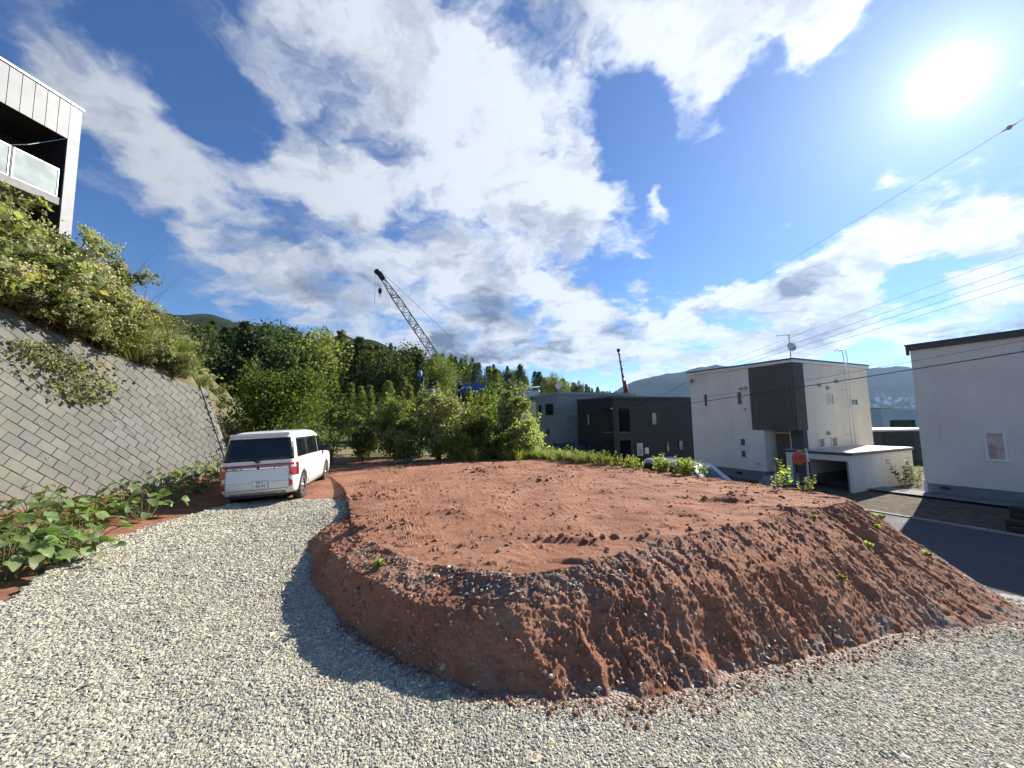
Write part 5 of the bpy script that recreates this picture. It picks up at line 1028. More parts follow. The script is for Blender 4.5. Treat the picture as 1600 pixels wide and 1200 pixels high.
# knotweed covering the bank
def knotweed(seed, h=1.5, ns=12, mk='knot', flowers=.8, lsize=.15):
    g = np.random.default_rng(seed); P = []; A = []; FP = []; paths = []
    for k in range(ns):
        a = g.uniform(0, 6.283); L = h * g.uniform(.6, 1.1); out = g.uniform(.25, .7) * L
        b0 = np.array([g.normal() * .12, g.normal() * .12, -.1]); d = np.array([math.cos(a), math.sin(a), 0])
        pts = [b0 + d * out * f ** 1.7 + np.array([0, 0, L * (f - .28 * f ** 2.4)]) for f in (0, .25, .5, .75, 1)]
        paths.append(([tuple(q_) for q_ in pts], .012, .005))
        for f in np.linspace(.36, 1, 12):
            i = min(3, int(f * 4)); c0 = pts[i] + (pts[i + 1] - pts[i]) * (f * 4 - i)
            for w in range(2): P.append(c0 + g.normal(size=3) * .09); A.append(np.array([math.cos(a + g.normal() * 1.2), math.sin(a + g.normal() * 1.2), g.uniform(-.9, .2)]))
            if g.uniform() < flowers * f and f > .45: q_ = c0 + g.normal(size=(14, 3)) * np.array([.08, .08, .06]) + np.array([0, 0, .06]); FP.append(q_)
    P = np.array(P); A = np.array(A); FP = np.concatenate(FP) if FP else np.zeros((1, 3))
    return stems_mesh('stems', paths, M['twig'], 4), leaf_mesh('foliage', P, A, g.uniform(.7, 1.35, len(P)) * lsize, LM[mk], .8, .2, g), leaf_mesh('flowers', FP, g.normal(size=FP.shape), g.uniform(.03, .065, len(FP)), LM['flower'], .9, .1, g)
kw = [knotweed(70 + i, 1.5, 12, 'knot', (1.0, .6, .25, .0)[i % 4]) for i in range(6)]
kn = 0
FILL = [(6.4, .02), (6.9, .10), (7.3, .03), (7.8, .12), (8.2, .04), (8.6, .10), (9.0, .03), (9.5, .12), (9.9, .04), (10.4, .10), (10.9, .03), (11.3, .1), (7.5, .22), (8.4, .25), (9.3, .22), (10.1, .25), (6.8, .28), (11.0, .24)]
for i in range(120 + len(FILL)):
    if i >= 120: FY, FV = FILL[i - 120]
    y_ = 6.2 + 13.5 * gt.uniform() ** 1.25; v = gt.uniform(0, 1.0) ** 1.0 if i % 4 else gt.uniform(0, .12)
    if i >= 120: y_, v = FY, FV
    if y_ > 13.5 and v < .12: continue
    p_ = bank_pt(y_, max(0, v)); sc = gt.uniform(.6, 1.4) * (1.0 if v > .15 else .85) * (.66 if y_ > 10.6 else 1.0)
    low_ = v < .33
    o = plant('knotweed', kw[gt.integers(6)], ('leafy knotweed clump hanging over the block wall top ' + ('at the left picture edge' if y_ < 8.6 else 'right above the hanging creeper' if y_ < 10.8 else 'towards the far wall end')) if low_ else ('leafy knotweed clump on the bank ' + ('under the balcony of the white clad house' if y_ < 10.2 else 'below the corner of the white clad house' if y_ < 13.2 else 'against the sky right of the white clad house')), 'weed clump', tuple(p_), gt.uniform(0, 6.28), sc, 'knotweed along the wall top' if low_ else 'knotweed high on the bank', ('stems', 'foliage', 'flowers'), (gt.normal() * .12, .30 + gt.uniform(0, .25) if not low_ else .5 + gt.uniform(0, .25)))
    o.rotation_mode = 'ZYX' if False else 'XYZ'
    o.rotation_euler = (0, 0, 0); mtx = Matrix.Rotation(.28 + (.35 if low_ else .1) * gt.uniform(.5, 1.2), 4, 'Y') @ Matrix.Rotation(gt.uniform(0, 6.28), 4, 'Z'); o.rotation_euler = mtx.to_euler()
# bare twigs against the sky, tall grass by the wall end
for i, (y_, v) in enumerate(((14.5, .8), (15.6, .7), (16.8, .75), (13.6, .85))):
    p_ = bank_pt(y_, v); paths = []
    for k in range(9):
        a = gt.uniform(0, 6.28); L = gt.uniform(.9, 2.0); d = np.array([math.cos(a) * .45, math.sin(a) * .45, 1]) * L; paths.append(([(0, 0, 0), tuple(d * .5 + gt.normal(size=3) * .08), tuple(d + np.array([math.cos(a), math.sin(a), 0]) * .25)], .012, .003))
        for f in (.5, .7, .85): e_ = d * f; paths.append(([tuple(e_), tuple(e_ + gt.normal(size=3) * .16 + np.array([0, 0, .22]))], .005, .002))
    o = thing('bare_bush', 'leafless twiggy bush on the bank against blue sky, ' + ('lowest on the left', 'second from left', 'farthest right', 'nearest the white house')[i], 'bush', tuple(p_)); put('twigs', stems_mesh('twigs', paths, M['twig'], 4), None, o)
def tuft(seed, h=.9, n=160, r=.35, mk='grass', lean=.5):
    g = np.random.default_rng(seed); a = g.uniform(0, 6.283, n); rr_ = r * np.sqrt(g.uniform(0, 1, n)) * .5; P = np.stack([rr_ * np.cos(a), rr_ * np.sin(a), np.full(n, -.03)], 1); L = g.uniform(.5, 1.1, n) * h; D1 = np.stack([np.cos(a) * lean * .5, np.sin(a) * lean * .5, np.ones(n)], 1); w = np.stack([-np.sin(a), np.cos(a), np.zeros(n)], 1) * .007 * (h / .8)
    m1 = P + unit(D1) * L[:, None] * .55; t1 = m1 + unit(D1 + np.stack([np.cos(a), np.sin(a), -np.ones(n) * .3], 1) * lean * 1.1) * L[:, None] * .5
    V = np.stack([P - w, P + w, m1 + w, m1 - w, t1], 1).reshape(-1, 3); k = 5 * np.arange(n)[:, None]
    me = mesh_np('blades', V, [np.concatenate([k + np.array([0, 1, 2]), k + np.array([0, 2, 3]), k + np.array([3, 2, 4])])]); me.materials.append(LM[mk]); return me
tf = [tuft(90 + i, .8, 170, .45) for i in range(3)]
for i, (y_, v) in enumerate(((11.6, .04), (12.1, .12), (12.5, .05), (12.9, .15), (13.2, .06), (13.5, .2), (11.9, .22), (14.2, .35), (14.8, .3))):
    p_ = bank_pt(y_, v); o = put('grass_tuft', tf[i % 3], None, None, tuple(p_), (0, .5, gt.uniform(0, 6))); o.scale = (1.5,) * 3; tag(o, 'tall grass tuft hanging at the far end of the wall top', 'grass tuft', 'grass tufts at the wall end')
# creeper hanging down the wall
def creeper(name, s0, t0, w, hgt, n, label, seed):
    g = np.random.default_rng(seed); o = thing(name, label, 'creeper', tuple(wp(s0, t0 + hgt / 2, .05))); P = []; A = []; paths = []; base = wp(s0, t0 + hgt / 2, .05)
    for k in range(n):
        ds, dt = g.normal() * w * .33, g.uniform(-.5, .5) * hgt; ds *= (1.1 - .9 * max(0, -dt / hgt)); q_ = wp(s0 + ds, t0 + dt, .06 + abs(g.normal()) * .09) - base; P.append(tuple(q_)); A.append((g.uniform(.1, 1), g.normal() * .5, g.uniform(-1, .1)))
    for k in range(9): ds = g.normal() * w * .3; paths.append(([tuple(wp(s0 + ds * .4, t0 + hgt * .6, .05) - base), tuple(wp(s0 + ds, t0, .1) - base), tuple(wp(s0 + ds * .9, t0 - hgt * .45, .06) - base)], .007, .003))
    put('stems', stems_mesh('stems', paths, M['twig'], 4), None, o); put('foliage', leaf_mesh('foliage', np.array(P), np.array(A), g.uniform(.7, 1.4, n) * .105, LM['knot'], .85, .2, g), None, o)
    fl = np.array(P)[g.uniform(size=n) < .35]; fl = np.repeat(fl, 6, 0) + g.normal(size=(len(fl) * 6, 3)) * .05 + np.array([.05, 0, .03]); fo_ = put('flowers', leaf_mesh('flowers', fl, g.normal(size=fl.shape), g.uniform(.025, .045, len(fl)), LM['flower'], .9, .1, g), None, o); fo_['kind'] = 'stuff'
creeper('creeper', 9.75, 3.15, 1.5, 1.25, 330, 'leafy creeper clump hanging down the face of the block wall', 5)
creeper('creeper', 9.1, 3.75, 1.0, .6, 130, 'small leafy creeper above and left of the hanging clump', 6)
o = thing('dead_twig', 'thin dead twig lying against the face of the block wall', 'twig', tuple(wp(10.4, 1.9, .03))); bs = wp(10.4, 1.9, .03)
put('stem', stems_mesh('stem', [([tuple(wp(10.2, 2.9, .05) - bs), tuple(wp(10.45, 2.2, .06) - bs), tuple(wp(10.85, 1.5, .04) - bs)], .01, .005), ([tuple(wp(10.3, 2.6, .05) - bs), tuple(wp(10.1, 2.2, .06) - bs)], .006, .003), ([tuple(wp(10.4, 2.3, .05) - bs), tuple(wp(10.75, 2.25, .06) - bs)], .006, .003)], M['twig'], 5), None, o)

# broad leaved weeds at the foot of the wall, each leaf its own piece
def heart_leaf(seed):
    g = np.random.default_rng(seed); out = [(0, 0), (.16, -.06), (.36, .0), (.48, .2), (.46, .45), (.33, .68), (.15, .88), (0, 1.0), (-.15, .88), (-.33, .68), (-.46, .45), (-.48, .2), (-.36, .0), (-.16, -.06)]
    V = []; n = len(out)
    for x_, y_ in out: V.append((x_ * g.uniform(.92, 1.08), y_, .22 * abs(x_) - .28 * y_ ** 2 + .03 * g.normal()))
    mid_ = [(0, .3, -.05), (0, .65, -.14)]; V += mid_
    F = [(0, 1, n), (1, 2, n), (2, 3, n), (3, 4, n), (4, 5, n + 1), (4, n + 1, n), (5, 6, n + 1), (6, 7, n + 1), (7, 8, n + 1), (8, 9, n + 1), (9, 10, n + 1), (10, n, n + 1), (10, 11, n), (11, 12, n), (12, 13, n), (13, 0, n)]
    me = MB().add(V, F, True).mesh('leaf'); me.materials.append(LM['broad']); return me
hl = [heart_leaf(i) for i in range(4)]
FW = [(-6.75, 5.25, 26, .5), (-6.55, 5.75, 24, .45), (-7.35, 5.9, 26, .55), (-7.3, 6.6, 22, .5), (-8.0, 6.9, 22, .55), (-8.2, 7.7, 22, .5), (-7.75, 8.25, 20, .45), (-8.7, 8.7, 20, .6), (-8.3, 9.3, 18, .55), (-9.2, 10.3, 20, .6), (-8.75, 10.9, 20, .55), (-9.4, 11.6, 20, .6), (-9.3, 12.4, 18, .6), (-9.0, 7.4, 18, .6)]
wl = ['broad leaved weed nearest the camera at the left edge', 'broad leaved weed overhanging the gravel at lower left', 'tall broad leaved weed behind the nearest left weeds', 'broad leaved weed beside the bare red soil', 'broad leaved weed in the middle of the wall foot', 'dense broad leaved weed left of the long red stem', 'broad leaved weed trailing onto the gravel', 'dark broad leaved weed close against the wall', 'dark broad leaved weed above the gravel shadow', 'bright leafy weed third from the van', 'bright leafy weed second from the van', 'bright leafy weed touching the van rear corner', 'bright leafy weed hidden behind the van', 'shaded broad leaved weed under the hanging creeper']
for i, (x_, y_, n, hh) in enumerate(FW):
    o = thing('broadleaf_weed', wl[i], 'weed', (x_, y_, Tz(x_, y_))); paths = []
    for k in range(int(n * 1.9)):
        a = gt.uniform(0, 6.283); r0 = gt.uniform(.05, .66); z_ = hh * (1.05 - r0 * .9) * gt.uniform(.35, 1.15) + .05; sz = gt.uniform(.11, .21) * (1.0 if i < 7 else .85)
        q_ = (r0 * math.cos(a), r0 * math.sin(a), z_); l_ = put('leaf', hl[k % 4], None, o, q_, (gt.uniform(-.7, .15), gt.normal() * .35, a - math.pi / 2 + gt.normal() * .5)); l_.scale = (sz,) * 3
        paths.append(([(0.3 * q_[0], .3 * q_[1], -.05), (q_[0] * .75, q_[1] * .75, z_ * .75), q_], .006, .004))
    put('stems', stems_mesh('stems', paths, M['stem_green'], 4), None, o)
for i, (a, b2) in enumerate((((-8.7, 7.6, .75), (-8.9, 8.9, 1.15)), ((-8.6, 9.6, .7), (-9.1, 10.7, 1.35)))):
    o = thing('bare_runner', 'long bare reddish weed stem reaching along the wall, ' + ('left one', 'right one')[i], 'stem', a); put('stem', stems_mesh('stem', [([(0, 0, 0), tuple((Vector(b2) - Vector(a)) * .5 + Vector((0, 0, .12))), tuple(Vector(b2) - Vector(a))], .009, .004)], mat('red_stem', (0.28, 0.13, 0.08), .7), 5), None, o)

# weeds along the platform edge and on its slope
def weed(seed, h=.5, ns=7, ls=.085, mk='weed'):
    g = np.random.default_rng(seed); P = []; A = []; paths = []
    for k in range(ns):
        a = g.uniform(0, 6.283); L = h * g.uniform(.5, 1.1); d = np.array([math.cos(a) * .35, math.sin(a) * .35, 1]); tip = d * L; b0 = g.normal(size=3) * np.array([.12, .12, 0]) * h; paths.append(([tuple(b0 + (0, 0, -.04)), tuple(b0 + tip * .5), tuple(b0 + tip)], .006, .003))
        for f in np.linspace(.25, 1, 8):
            for w in range(2): P.append(b0 + tip * f); aa = g.uniform(0, 6.28); A.append((math.cos(aa), math.sin(aa), g.uniform(-.2, .7)))
    P = np.array(P); return stems_mesh('stems', paths, M['stem_green'], 4), leaf_mesh('foliage', P, np.array(A), g.uniform(.6, 1.3, len(P)) * ls, LM[mk], .6, .2, g)
wd = [weed(120 + i, .5, 8) for i in range(4)]; wbig = weed(130, .5, 5, .17); wtall = weed(131, .85, 3, .12)
lpt = lambda u: np.array([np.interp(u, UI, lp[:, k]) for k in range(3)])
for i, u in enumerate(np.linspace(21.3, 24.0, 26)):
    p_ = lpt(u) + np.array([gt.uniform(-.1, .5), gt.uniform(-.1, .4), -.06]); plant('edge_weed', wd[i % 4], 'bright yellow green weed along the far edge of the platform', 'weed', tuple(p_), gt.uniform(0, 6), gt.uniform(.65, 1.3), 'weeds along the platform edge', ('stems', 'foliage'))
for i, u in enumerate(np.linspace(22.6, 24.0, 30)):
    p_ = lpt(u) + np.array([gt.uniform(-.6, .5), gt.uniform(.0, .6), -.04]); o = put('grass_tuft', tf[i % 3], None, None, tuple(p_), (0, 0, gt.uniform(0, 6))); o.scale = (gt.uniform(.4, .75),) * 3; tag(o, 'short grass tuft on the platform edge before the black and grey houses', 'grass tuft', 'grass tufts at the platform back edge')
for i in range(46):
    x_ = gt.uniform(-3.2, 1.6); y_ = 17.2 + gt.uniform(0, .9); o = put('grass_tuft', tf[i % 3], None, None, (x_, y_, .36), (0, 0, gt.uniform(0, 6))); o.scale = (gt.uniform(.55, 1.0),) * 3; tag(o, 'short grass tuft on the platform edge below the shrubs and birch', 'grass tuft', 'grass tufts at the platform back edge')
for k, (u, lab) in enumerate(((21.35, 'big leaved yellow green weed in front of the silver minivan bonnet'), (21.7, 'big leaved weed in front of the silver minivan windscreen'), (20.25, 'bushy weed on the platform edge before the garage opening'))):
    plant('large_weed', wbig if k < 2 else wd[1], lab, 'weed', tuple(lpt(u) + np.array([.12, .1, -.04])), k * 2.0, (1.0, .9, .7)[k], None, ('stems', 'foliage'))
plant('tall_weed', wtall, 'single tall weed before the black garage opening', 'weed', tuple(lpt(20.05) + np.array([.1, .1, -.05])), 0, .8, None, ('stems', 'foliage'))
plant('large_weed', wd[2], 'low weed at the right end of the platform edge', 'weed', tuple(lpt(19.75) + np.array([.1, .1, -.05])), 1, .8, None, ('stems', 'foliage'))
spr = weed(140, .14, 4, .07)
gi = lambda u, v: G2[int(v * NF) + 1, int(np.abs(UI - u).argmin())]
for u, v in ((18.9, .93), (18.6, .8), (19.0, .72), (18.2, .85), (17.6, .75), (17.9, .5), (19.3, .55), (16.2, .9), (18.5, .95), (19.4, .85), (19.6, .35), (8.0, .75), (17.0, .6), (15.6, .4)):
    plant('seedling', spr, 'tiny yellow green seedling rooted in the red earth slope', 'seedling', tuple(gi(u, v)), gt.uniform(0, 6), gt.uniform(.4, .85), 'seedlings on the earth slope', ('stems', 'foliage'))
for x_, y_ in ((-4.2, 14.6), (-3.3, 16.4), (.2, 15.8), (-6.9, 16.3)): plant('sprout', wd[3], 'small green sprout growing out of the flat red earth', 'weed', (x_, y_, .40), 0, .35, 'sprouts on the flat earth', ('stems', 'foliage'))
for i, (s, dx, sc, lab) in enumerate(((3.4, -.5, 1.3, 'dark leggy weed against the garage side wall'), (4.7, -.35, 1.2, 'green weed near the far end of the garage wall'), (5.5, -.3, .9, 'low green weed at the garage back corner'))):
    b_ = Vector((15.9, 18.4, 0)) + Vector((math.cos(rad(24)), math.sin(rad(24)), 0)) * s + Vector((math.sin(rad(24)), -math.cos(rad(24)), 0)) * -dx; plant('wall_weed', weed(150 + i, 1.0, 7, .1, 'locust' if i else 'dark'), lab, 'weed', (b_.x, b_.y, Tz(b_.x, b_.y)), i, sc, None, ('stems', 'foliage'))

# ------------------------------------------------------------------ cranes on the building site beyond the trees
M['crane_steel'] = mat('crane_steel', (0.018, 0.016, 0.016), 0.7); M['crane_blue'] = mat('crane_blue', (0.04, 0.14, 0.42), 0.45, var=.15); M['crane_red'] = mat('crane_red', (0.42, 0.05, 0.025), 0.5, var=.15); M['rope'] = mat('rope', (0.10, 0.10, 0.11), 0.6); M['silver'] = mat('boom_silver', (0.20, 0.20, 0.21), 0.5, .2)
cr = thing('lattice_crane', 'tall blue crawler crane with dark lattice boom above the trees', 'crane', (-9.0, 80, 6.4))
foot = Vector((-2.2, 0, 2.2)); tip = Vector((-19.1, 0, 27.6)); ax_ = (tip - foot).normalized(); sx_ = Vector((0, 1, 0)); nx2 = ax_.cross(sx_).normalized(); LEN = (tip - foot).length
def hwid(s): return .72 * min(1, .25 + s / 5.0 * .75, .3 + (LEN - s) / 6.5 * .7)
corner = lambda s, a, c_: foot + ax_ * s + sx_ * a * hwid(s) + nx2 * c_ * hwid(s)
st_ = list(np.linspace(0, LEN - .4, 27))
for a, c_ in ((-1, -1), (1, -1), (1, 1), (-1, 1)): MB().tube([corner(s, a, c_) for s in st_], .085, 5).build('boom_chord', M['silver'] if a == c_ == 1 else M['crane_steel'], cr)
lc = MB()
for i in range(len(st_) - 1):
    s0, s1 = st_[i], st_[i + 1]
    for p0, p1 in (((-1, -1), (1, -1)), ((1, -1), (1, 1)), ((1, 1), (-1, 1)), ((-1, 1), (-1, -1))):
        q0, q1 = (p0, p1) if i % 2 else (p1, p0); lc.tube([corner(s0, *q0), corner(s1, *q1)], .06, 4, False)
    for p0, p1 in (((-1, -1), (-1, 1)), ((1, -1), (1, 1))): lc.tube([corner(s1, *p0), corner(s1, *p1)], .03, 4, False)
lc.build('boom_lacing', M['crane_steel'], cr)
for s in (LEN * .22, LEN * .53, LEN * .80):
    j_ = MB()
    for p0, p1 in (((-1, -1), (1, -1)), ((1, -1), (1, 1)), ((1, 1), (-1, 1)), ((-1, 1), (-1, -1))): j_.tube([corner(s, *p0), corner(s, *p1)], .10, 5)
    j_.build('boom_joint', M['silver'], cr)
Mt = Matrix.Translation(tip) @ ax_.to_track_quat('Z', 'Y').to_matrix().to_4x4()
MB().box(-.5, .5, -.55, .55, -1.6, .1, Mt).box(-.3, .3, -.35, .35, .1, 1.0, Mt).box(-.9, .3, -.3, .3, -1.2, -.6, Mt).build('boom_head', M['crane_steel'], cr, .08)
MB().lathe([(.05, -.3), (.5, -.28), (.5, .28), (.05, .3)], 16, Matrix.Translation(tip + Vector((-.55, 0, .3))) @ Matrix.Rotation(math.pi / 2, 4, 'X')).build('sheave', M['crane_steel'], cr)
hb = MB().box(-.36, .36, -.25, .25, -.3, .75).box(-.2, .2, -.15, .15, -.65, -.3).build('hook_block', M['crane_steel'], cr, .12, loc=(-18.85, 0, 23.5)); MB().tube([(0, 0, -.6), (0, 0, -.85), (.14, 0, -1.02), (.0, 0, -1.18), (-.15, 0, -1.02)], .06, 6).build('hook', M['crane_steel'], hb)
MB().tube([(-19.6, 0, 27.6), (-19.05, 0, 24.2)], .03, 4).tube([(-18.6, 0, 27.3), (-18.7, 0, 24.2)], .03, 4).build('hoist_rope', M['rope'], cr)
MB().tube([(-19.95, 0, 27.6), (-19.95, 0, 26.2), (-19.98, 0, 20.9)], .035, 4).build('whip_line', mat('red_rope', (0.3, 0.1, 0.08), .7), cr)
gn = Vector((3.2, 0, 6.6)); pend = MB()
for dy in (-.5, .5): pend.tube([tip + Vector((.6, dy, .2)), gn + Vector((0, dy, 0))], .018, 4)
pend.tube([gn, gn + Vector((2.8, 0, -4))], .03, 4); pend.build('pendant_ropes', M['rope'], cr)
MB().tube([(.5, -.8, 2.4), tuple(gn)], .11, 5).tube([(.5, .8, 2.4), tuple(gn)], .11, 5).tube([(3.9, 0, 2.5), tuple(gn)], .1, 5).build('gantry', M['crane_blue'], cr)
MB().box(-1.2, 5.5, -1.6, 1.6, 1.3, 3.2).build('machine_house', M['crane_blue'], cr, .1); MB().box(-3.2, -1.25, -1.6, -.3, 1.2, 3.4).build('cab', M['crane_blue'], cr, .1); MB().box(-3.1, -1.4, -1.64, -1.603, 2.1, 3.2).build('cab_window', M['glass_dark'], cr)
for y_ in (-2.2, 1.5): MB().box(-3.6, 4.2, y_, y_ + .8, 0, 1.1).build('track', M['crane_steel'], cr, .3)
MB().box(-1.5, 2, -1.4, 1.4, .6, 1.3).build('undercarriage', M['crane_steel'], cr)
M['rig_blue'] = mat('rig_blue', (0.10, 0.20, 0.36), .5, var=.2)
dr = thing('drill_rig', 'small blue drilling machine head rising among the forest trees', 'drill rig', (-10.75, 46, 1.9))
MB().box(-.15, .15, -.15, .15, 0, 5.6).build('mast', M['crane_steel'], dr); MB().lathe([(.001, 4.6), (.28, 4.6), (.31, 4.75), (.31, 5.2), (.24, 5.35), (.001, 5.35)], 16, Matrix.Translation((-.35, 0, 1.0))).build('drive_head', M['rig_blue'], dr)
MB().lathe([(.001, -.5), (.62, -.5), (.66, -.3), (.66, .3), (.5, .5), (.001, .5)], 16, Matrix.Translation((.95, 0, 3.6))).box(.4, 1.4, -.4, .4, 1.2, 3.1).build('motor', M['rig_blue'], dr, .0); MB().box(-1.5, 2.5, -1.2, 1.2, 0, 1.3).build('base', M['crane_blue'], dr, .15)
wt = thing('white_crane_truck', 'white truck crane with its lattice boom lying level on the hillside', 'crane', (4.3, 95, 6.3))
b_ = MB()
for y_ in (-.5, .5):
    for z_ in (2.7, 3.9): b_.tube([(-5.5, y_, z_ - .02), (2.6, y_, z_)], .08, 5)
    for k in range(9): b_.tube([(-5.5 + .9 * k, y_, 2.7 if k % 2 else 3.9), (-4.6 + .9 * k, y_, 3.9 if k % 2 else 2.7)], .05, 4)
b_.build('boom', M['frame_white'], wt); MB().box(-4, 2.4, -1.2, 1.2, 1.4, 2.6).build('deck', M['frame_white'], wt, .08); MB().box(.4, 2.3, -1.1, 1.1, 2.65, 3.6).build('cab', M['frame_white'], wt, .12); MB().box(.6, 2.1, -1.14, -1.103, 2.95, 3.45).build('cab_window', M['glass_dark'], wt)
for x_ in (-3.2, -1.8, .6, 1.8):
    for y_ in (-1.0, 1.0): MB().lathe([(.2, -.15), (.5, -.15), (.52, 0), (.5, .15), (.2, .15)], 16, Matrix.Translation((x_, y_, 1.0)) @ Matrix.Rotation(math.pi / 2, 4, 'X')).build('wheel', M['tyre'], wt)
MB().box(-4.5, 2.6, -1.4, 1.4, -1.0, .55).build('stand', M['concrete'], wt)
rc = thing('red_crane', 'red truck crane with dark telescopic boom standing up behind the black house', 'crane', (32.4, 110, 3.6))
f0 = Vector((.2, 0, 4.5)); t0 = Vector((-1.45, 0, 18.0)); d_ = t0 - f0
for k, (a, c_, w, mk) in enumerate(((0, .40, .55, 'crane_red'), (.38, .62, .42, 'crane_steel'), (.6, .83, .34, 'crane_steel'), (.81, 1.0, .28, 'crane_steel'))): MB().tube([f0 + d_ * a, f0 + d_ * c_], w * .72, 4).build('boom_section', M[mk], rc)
MB().box(-.4, .4, -.3, .3, -.4, .5).build('boom_head', M['crane_steel'], rc, .08, loc=tuple(t0)); MB().tube([(1.3, 0, 2.5), tuple(f0 + d_ * .36 + Vector((.5, 0, 0)))], .28, 8).build('lift_ram', M['crane_red'], rc)
for k in range(7): MB().box(-.28, .28, -.42, -.38, -.25, .25).build('stripe', M['frame_white'] if k % 2 else M['crane_red'], rc, loc=tuple(f0 + d_ * (.43 + .08 * k)))
MB().box(-1.2, 2.8, -1.3, 1.3, 1.6, 3.2).build('turret', M['crane_red'], rc, .12); MB().box(-3.5, 5.5, -1.3, 1.3, .6, 1.6).build('chassis', M['crane_red'], rc, .1)
for x_ in (-2.6, -1.3, 3.0, 4.3): MB().lathe([(.2, -.2), (.5, -.2), (.52, 0), (.5, .2), (.2, .2)], 16, Matrix.Translation((x_, -1.15, .52)) @ Matrix.Rotation(math.pi / 2, 4, 'X')).build('wheel', M['tyre'], rc)

# ------------------------------------------------------------------ signs, posts, fence, stack
sg = thing('hydrant_sign', 'round red fire hydrant sign on a grey pole before the garage', 'sign', (12.02, 16.0, -1.62))
MB().tube([(0, 0, -.2), (0, 0, 2.36)], .038, 12).build('pole', mat('grey_pole', (0.38, 0.39, 0.40), .5, .3), sg); MB().lathe([(.001, 2.44), (.03, 2.43), (.045, 2.38), (.045, 2.36), (.001, 2.36)], 12).build('pole_cap', M['steel'], sg)
MB().lathe([(.001, .0), (.27, .0), (.285, .006), (.285, .014), (.27, .02), (.001, .02)], 36, Matrix.Translation((-.37, -.06, 2.06)) @ Matrix.Rotation(math.pi / 2, 4, 'X')).build('disc', mat('sign_red', (0.52, 0.075, 0.035), .55, var=.12, vscale=8), sg)
text_mesh('sign_text', '消火栓', .135, mat('sign_ink', (0.20, 0.03, 0.02), .6), sg, (-.37, -.083, 2.06), (math.pi / 2, 0, 0), .001)
MB().box(-.30, .10, -.055, -.03, 1.925, 1.955).box(-.05, .06, -.05, .05, 1.90, 1.98).build('bracket', M['steel'], sg)
ps = thing('marker_post', 'slim white post with yellow top beside the porch', 'post', (11.75, 17.6, -1.6)); MB().tube([(0, 0, -.2), (0, 0, 1.2)], .045, 10).build('shaft', M['frame_white'], ps); MB().tube([(0, 0, 1.2), (0, 0, 1.5)], .046, 10).lathe([(.046, 1.5), (.03, 1.54), (.001, 1.55)], 10).build('cap', mat('yellow', (0.55, 0.38, 0.12), .5), ps)
for k, nm in enumerate(('lowest', 'second lowest', 'third', 'topmost')):
    o_ = Vector((15.35, 12.35, -1.53)) + RB * (.42 * k) + RA * (-.05 * k - .12 * (k % 2)); pk = MB()
    Mx = Matrix.Translation(o_) @ Matrix(((RA.x, RB.x, 0, 0), (RA.y, RB.y, 0, 0), (0, 0, 1, 0), (0, 0, 0, 1)))
    pk.box(0, 4.2, 0, .52, 0, .13 + .0 * k); me = pk.mesh('plank', .02); o = put('black_plank', me, M['trim_black']); o.matrix_world = Mx @ Matrix.Translation((0, 0, .15 * k)); tag(o, nm + ' black plank of the stepped stack at the right edge', 'plank', 'stepped stack of black planks')
    if k: sp = put('spacer', MB().box(.0, 4.0, .10, .45, -.15 * k - .08, -.001).mesh('spacer'), M['trim_black'], o)
slab = strip('pavement', (10.2, 8.2), 10.6, 12.05, -10, 14, -1.40, M['pale_asphalt'], .01); tag(slab, 'grey concrete strip at the foot of the right house', kind='structure')
fc = thing('fence', 'low grey post and rail fence in front of the forest', 'fence', (-21, 39.5, .3))
for k in range(9): boxpart('post', (k * 1.25 - .05, k * 1.25 + .05, -.05, .05, -.2, 1.5), M['concrete'], fc)
for z_ in (.55, 1.2): boxpart('rail', (0, 10, -.03, .03, z_, z_ + .07), M['concrete'], fc)
# felled branches at the back edge
for i, (x_, y_, a) in enumerate(((-5.2, 16.9, .2), (-8.2, 17.5, 1.2))):
    paths = []; g_ = np.random.default_rng(i + 5)
    for k in range(14): p0 = g_.normal(size=3) * np.array([.5, .2, .06]); p1 = p0 + np.array([math.cos(a), math.sin(a), .15]) * g_.uniform(.3, 1.0) + g_.normal(size=3) * .1; paths.append(([tuple(p0), tuple((p0 + p1) / 2 + np.array([0, 0, .06])), tuple(p1)], .018, .006))
    o = thing('brushwood', ('pile of grey dead branches under the shrubs', 'pile of dead branches beside the van front')[i], 'branches', (x_, y_, .48)); put('branches', stems_mesh('branches', paths, mat('dead_wood', (0.24, 0.21, 0.18), .9), 5), None, o)

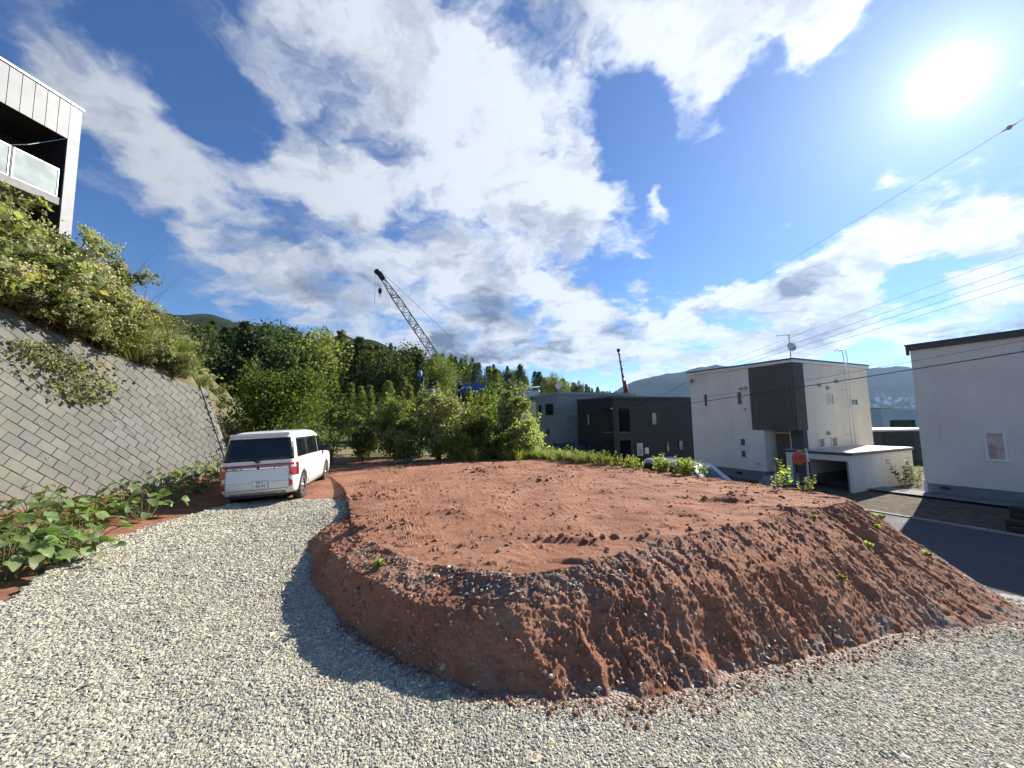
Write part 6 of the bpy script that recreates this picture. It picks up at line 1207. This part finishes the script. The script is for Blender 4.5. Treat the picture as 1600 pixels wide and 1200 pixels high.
# ------------------------------------------------------------------ overhead lines
M['thin_cable'] = mat('thin_cable', (0.16, 0.16, 0.17), .5); M['cable'] = mat('cable', (0.02, 0.02, 0.022), .5)
def wire(label, a, b2, sag, r, n=28, m=None):
    m = m or ('cable' if r > .01 else 'thin_cable')
    a, b2 = Vector(a), Vector(b2); pts = [a + (b2 - a) * t + Vector((0, 0, -4 * sag * t * (1 - t))) for t in np.linspace(0, 1, n)]
    o = tag(MB().tube(pts, r, 6).build('overhead_cable', M[m]), label, 'cable', 'overhead cables'); return pts
brk = (11.85, 25.95, 4.55)
pts = wire('thin cable with an orange marker ball high in the right sky', (18.4, 11.5, 12.6), (29, 120, 22), 1.6, .007, 60)
wire('uppermost thin line passing the roof aerial', (17.2, 9.5, 7.55), (brk[0], brk[1], brk[2] + .25), -.15, .005); wire('second thin line above the white house roof', (17.1, 9.5, 7.15), (brk[0], brk[1], brk[2] + .12), .0, .006)
wire('third thin line above the white house roof', (17.05, 9.5, 6.85), brk, .05, .006); wire('lowest thin line over the right house roof', (17.0, 9.5, 6.6), (brk[0], brk[1], brk[2] - .1), .15, .006)
wire('thick black cable crossing the fronts of all the houses', (16.6, 9.0, 4.25), (4.9, 42.3, 2.2), .28, .017, 50)
wire('thin cable just above the thick black cable', (16.65, 9.0, 4.62), (8.2, 34.2, 2.75), .2, .008, 40); wire('cable from the white house bracket to the grey house', (brk[0], brk[1], brk[2]), (4.6, 41.0, 2.9), 1.2, .013, 30); wire('slack loop of cable over the black house', (8.4, 33.2, 3.3), (4.4, 40.5, 3.4), .5, .012)
k = min(pts, key=lambda p_: abs(p_.y - 13.4)); o = MB().lathe([(.001, -.08), (.045, -.068), (.075, -.03), (.08, 0), (.075, .03), (.045, .068), (.001, .08)], 18, Matrix.Translation(k)).build('marker_ball', mat('orange_ball', (0.75, 0.45, 0.33), .5)); tag(o, 'small orange marker ball on the thin cable', 'marker ball')
MB().tube([k + Vector((0, -.2, .0)), k + Vector((0, .2, .0))], .02, 6).build('clamp', M['cable'], None).parent = o

# ------------------------------------------------------------------ air
hz = MB().box(-14000, 14000, -2000, 14000, -60, 620).mesh('haze'); vm = bpy.data.materials.new('haze'); vm.use_nodes = True; vm.node_tree.nodes.clear()
pv = vm.node_tree.nodes.new('ShaderNodeVolumePrincipled'); pv.inputs['Density'].default_value = 0.000045; pv.inputs['Color'].default_value = (0.42, 0.64, 1.0, 1); pv.inputs['Anisotropy'].default_value = 0.3
vo_ = vm.node_tree.nodes.new('ShaderNodeOutputMaterial'); vm.node_tree.links.new(pv.outputs[0], vo_.inputs['Volume'])
ho = put('haze', hz, vm); tag(ho, 'thin bluish air over the whole valley', kind='stuff')
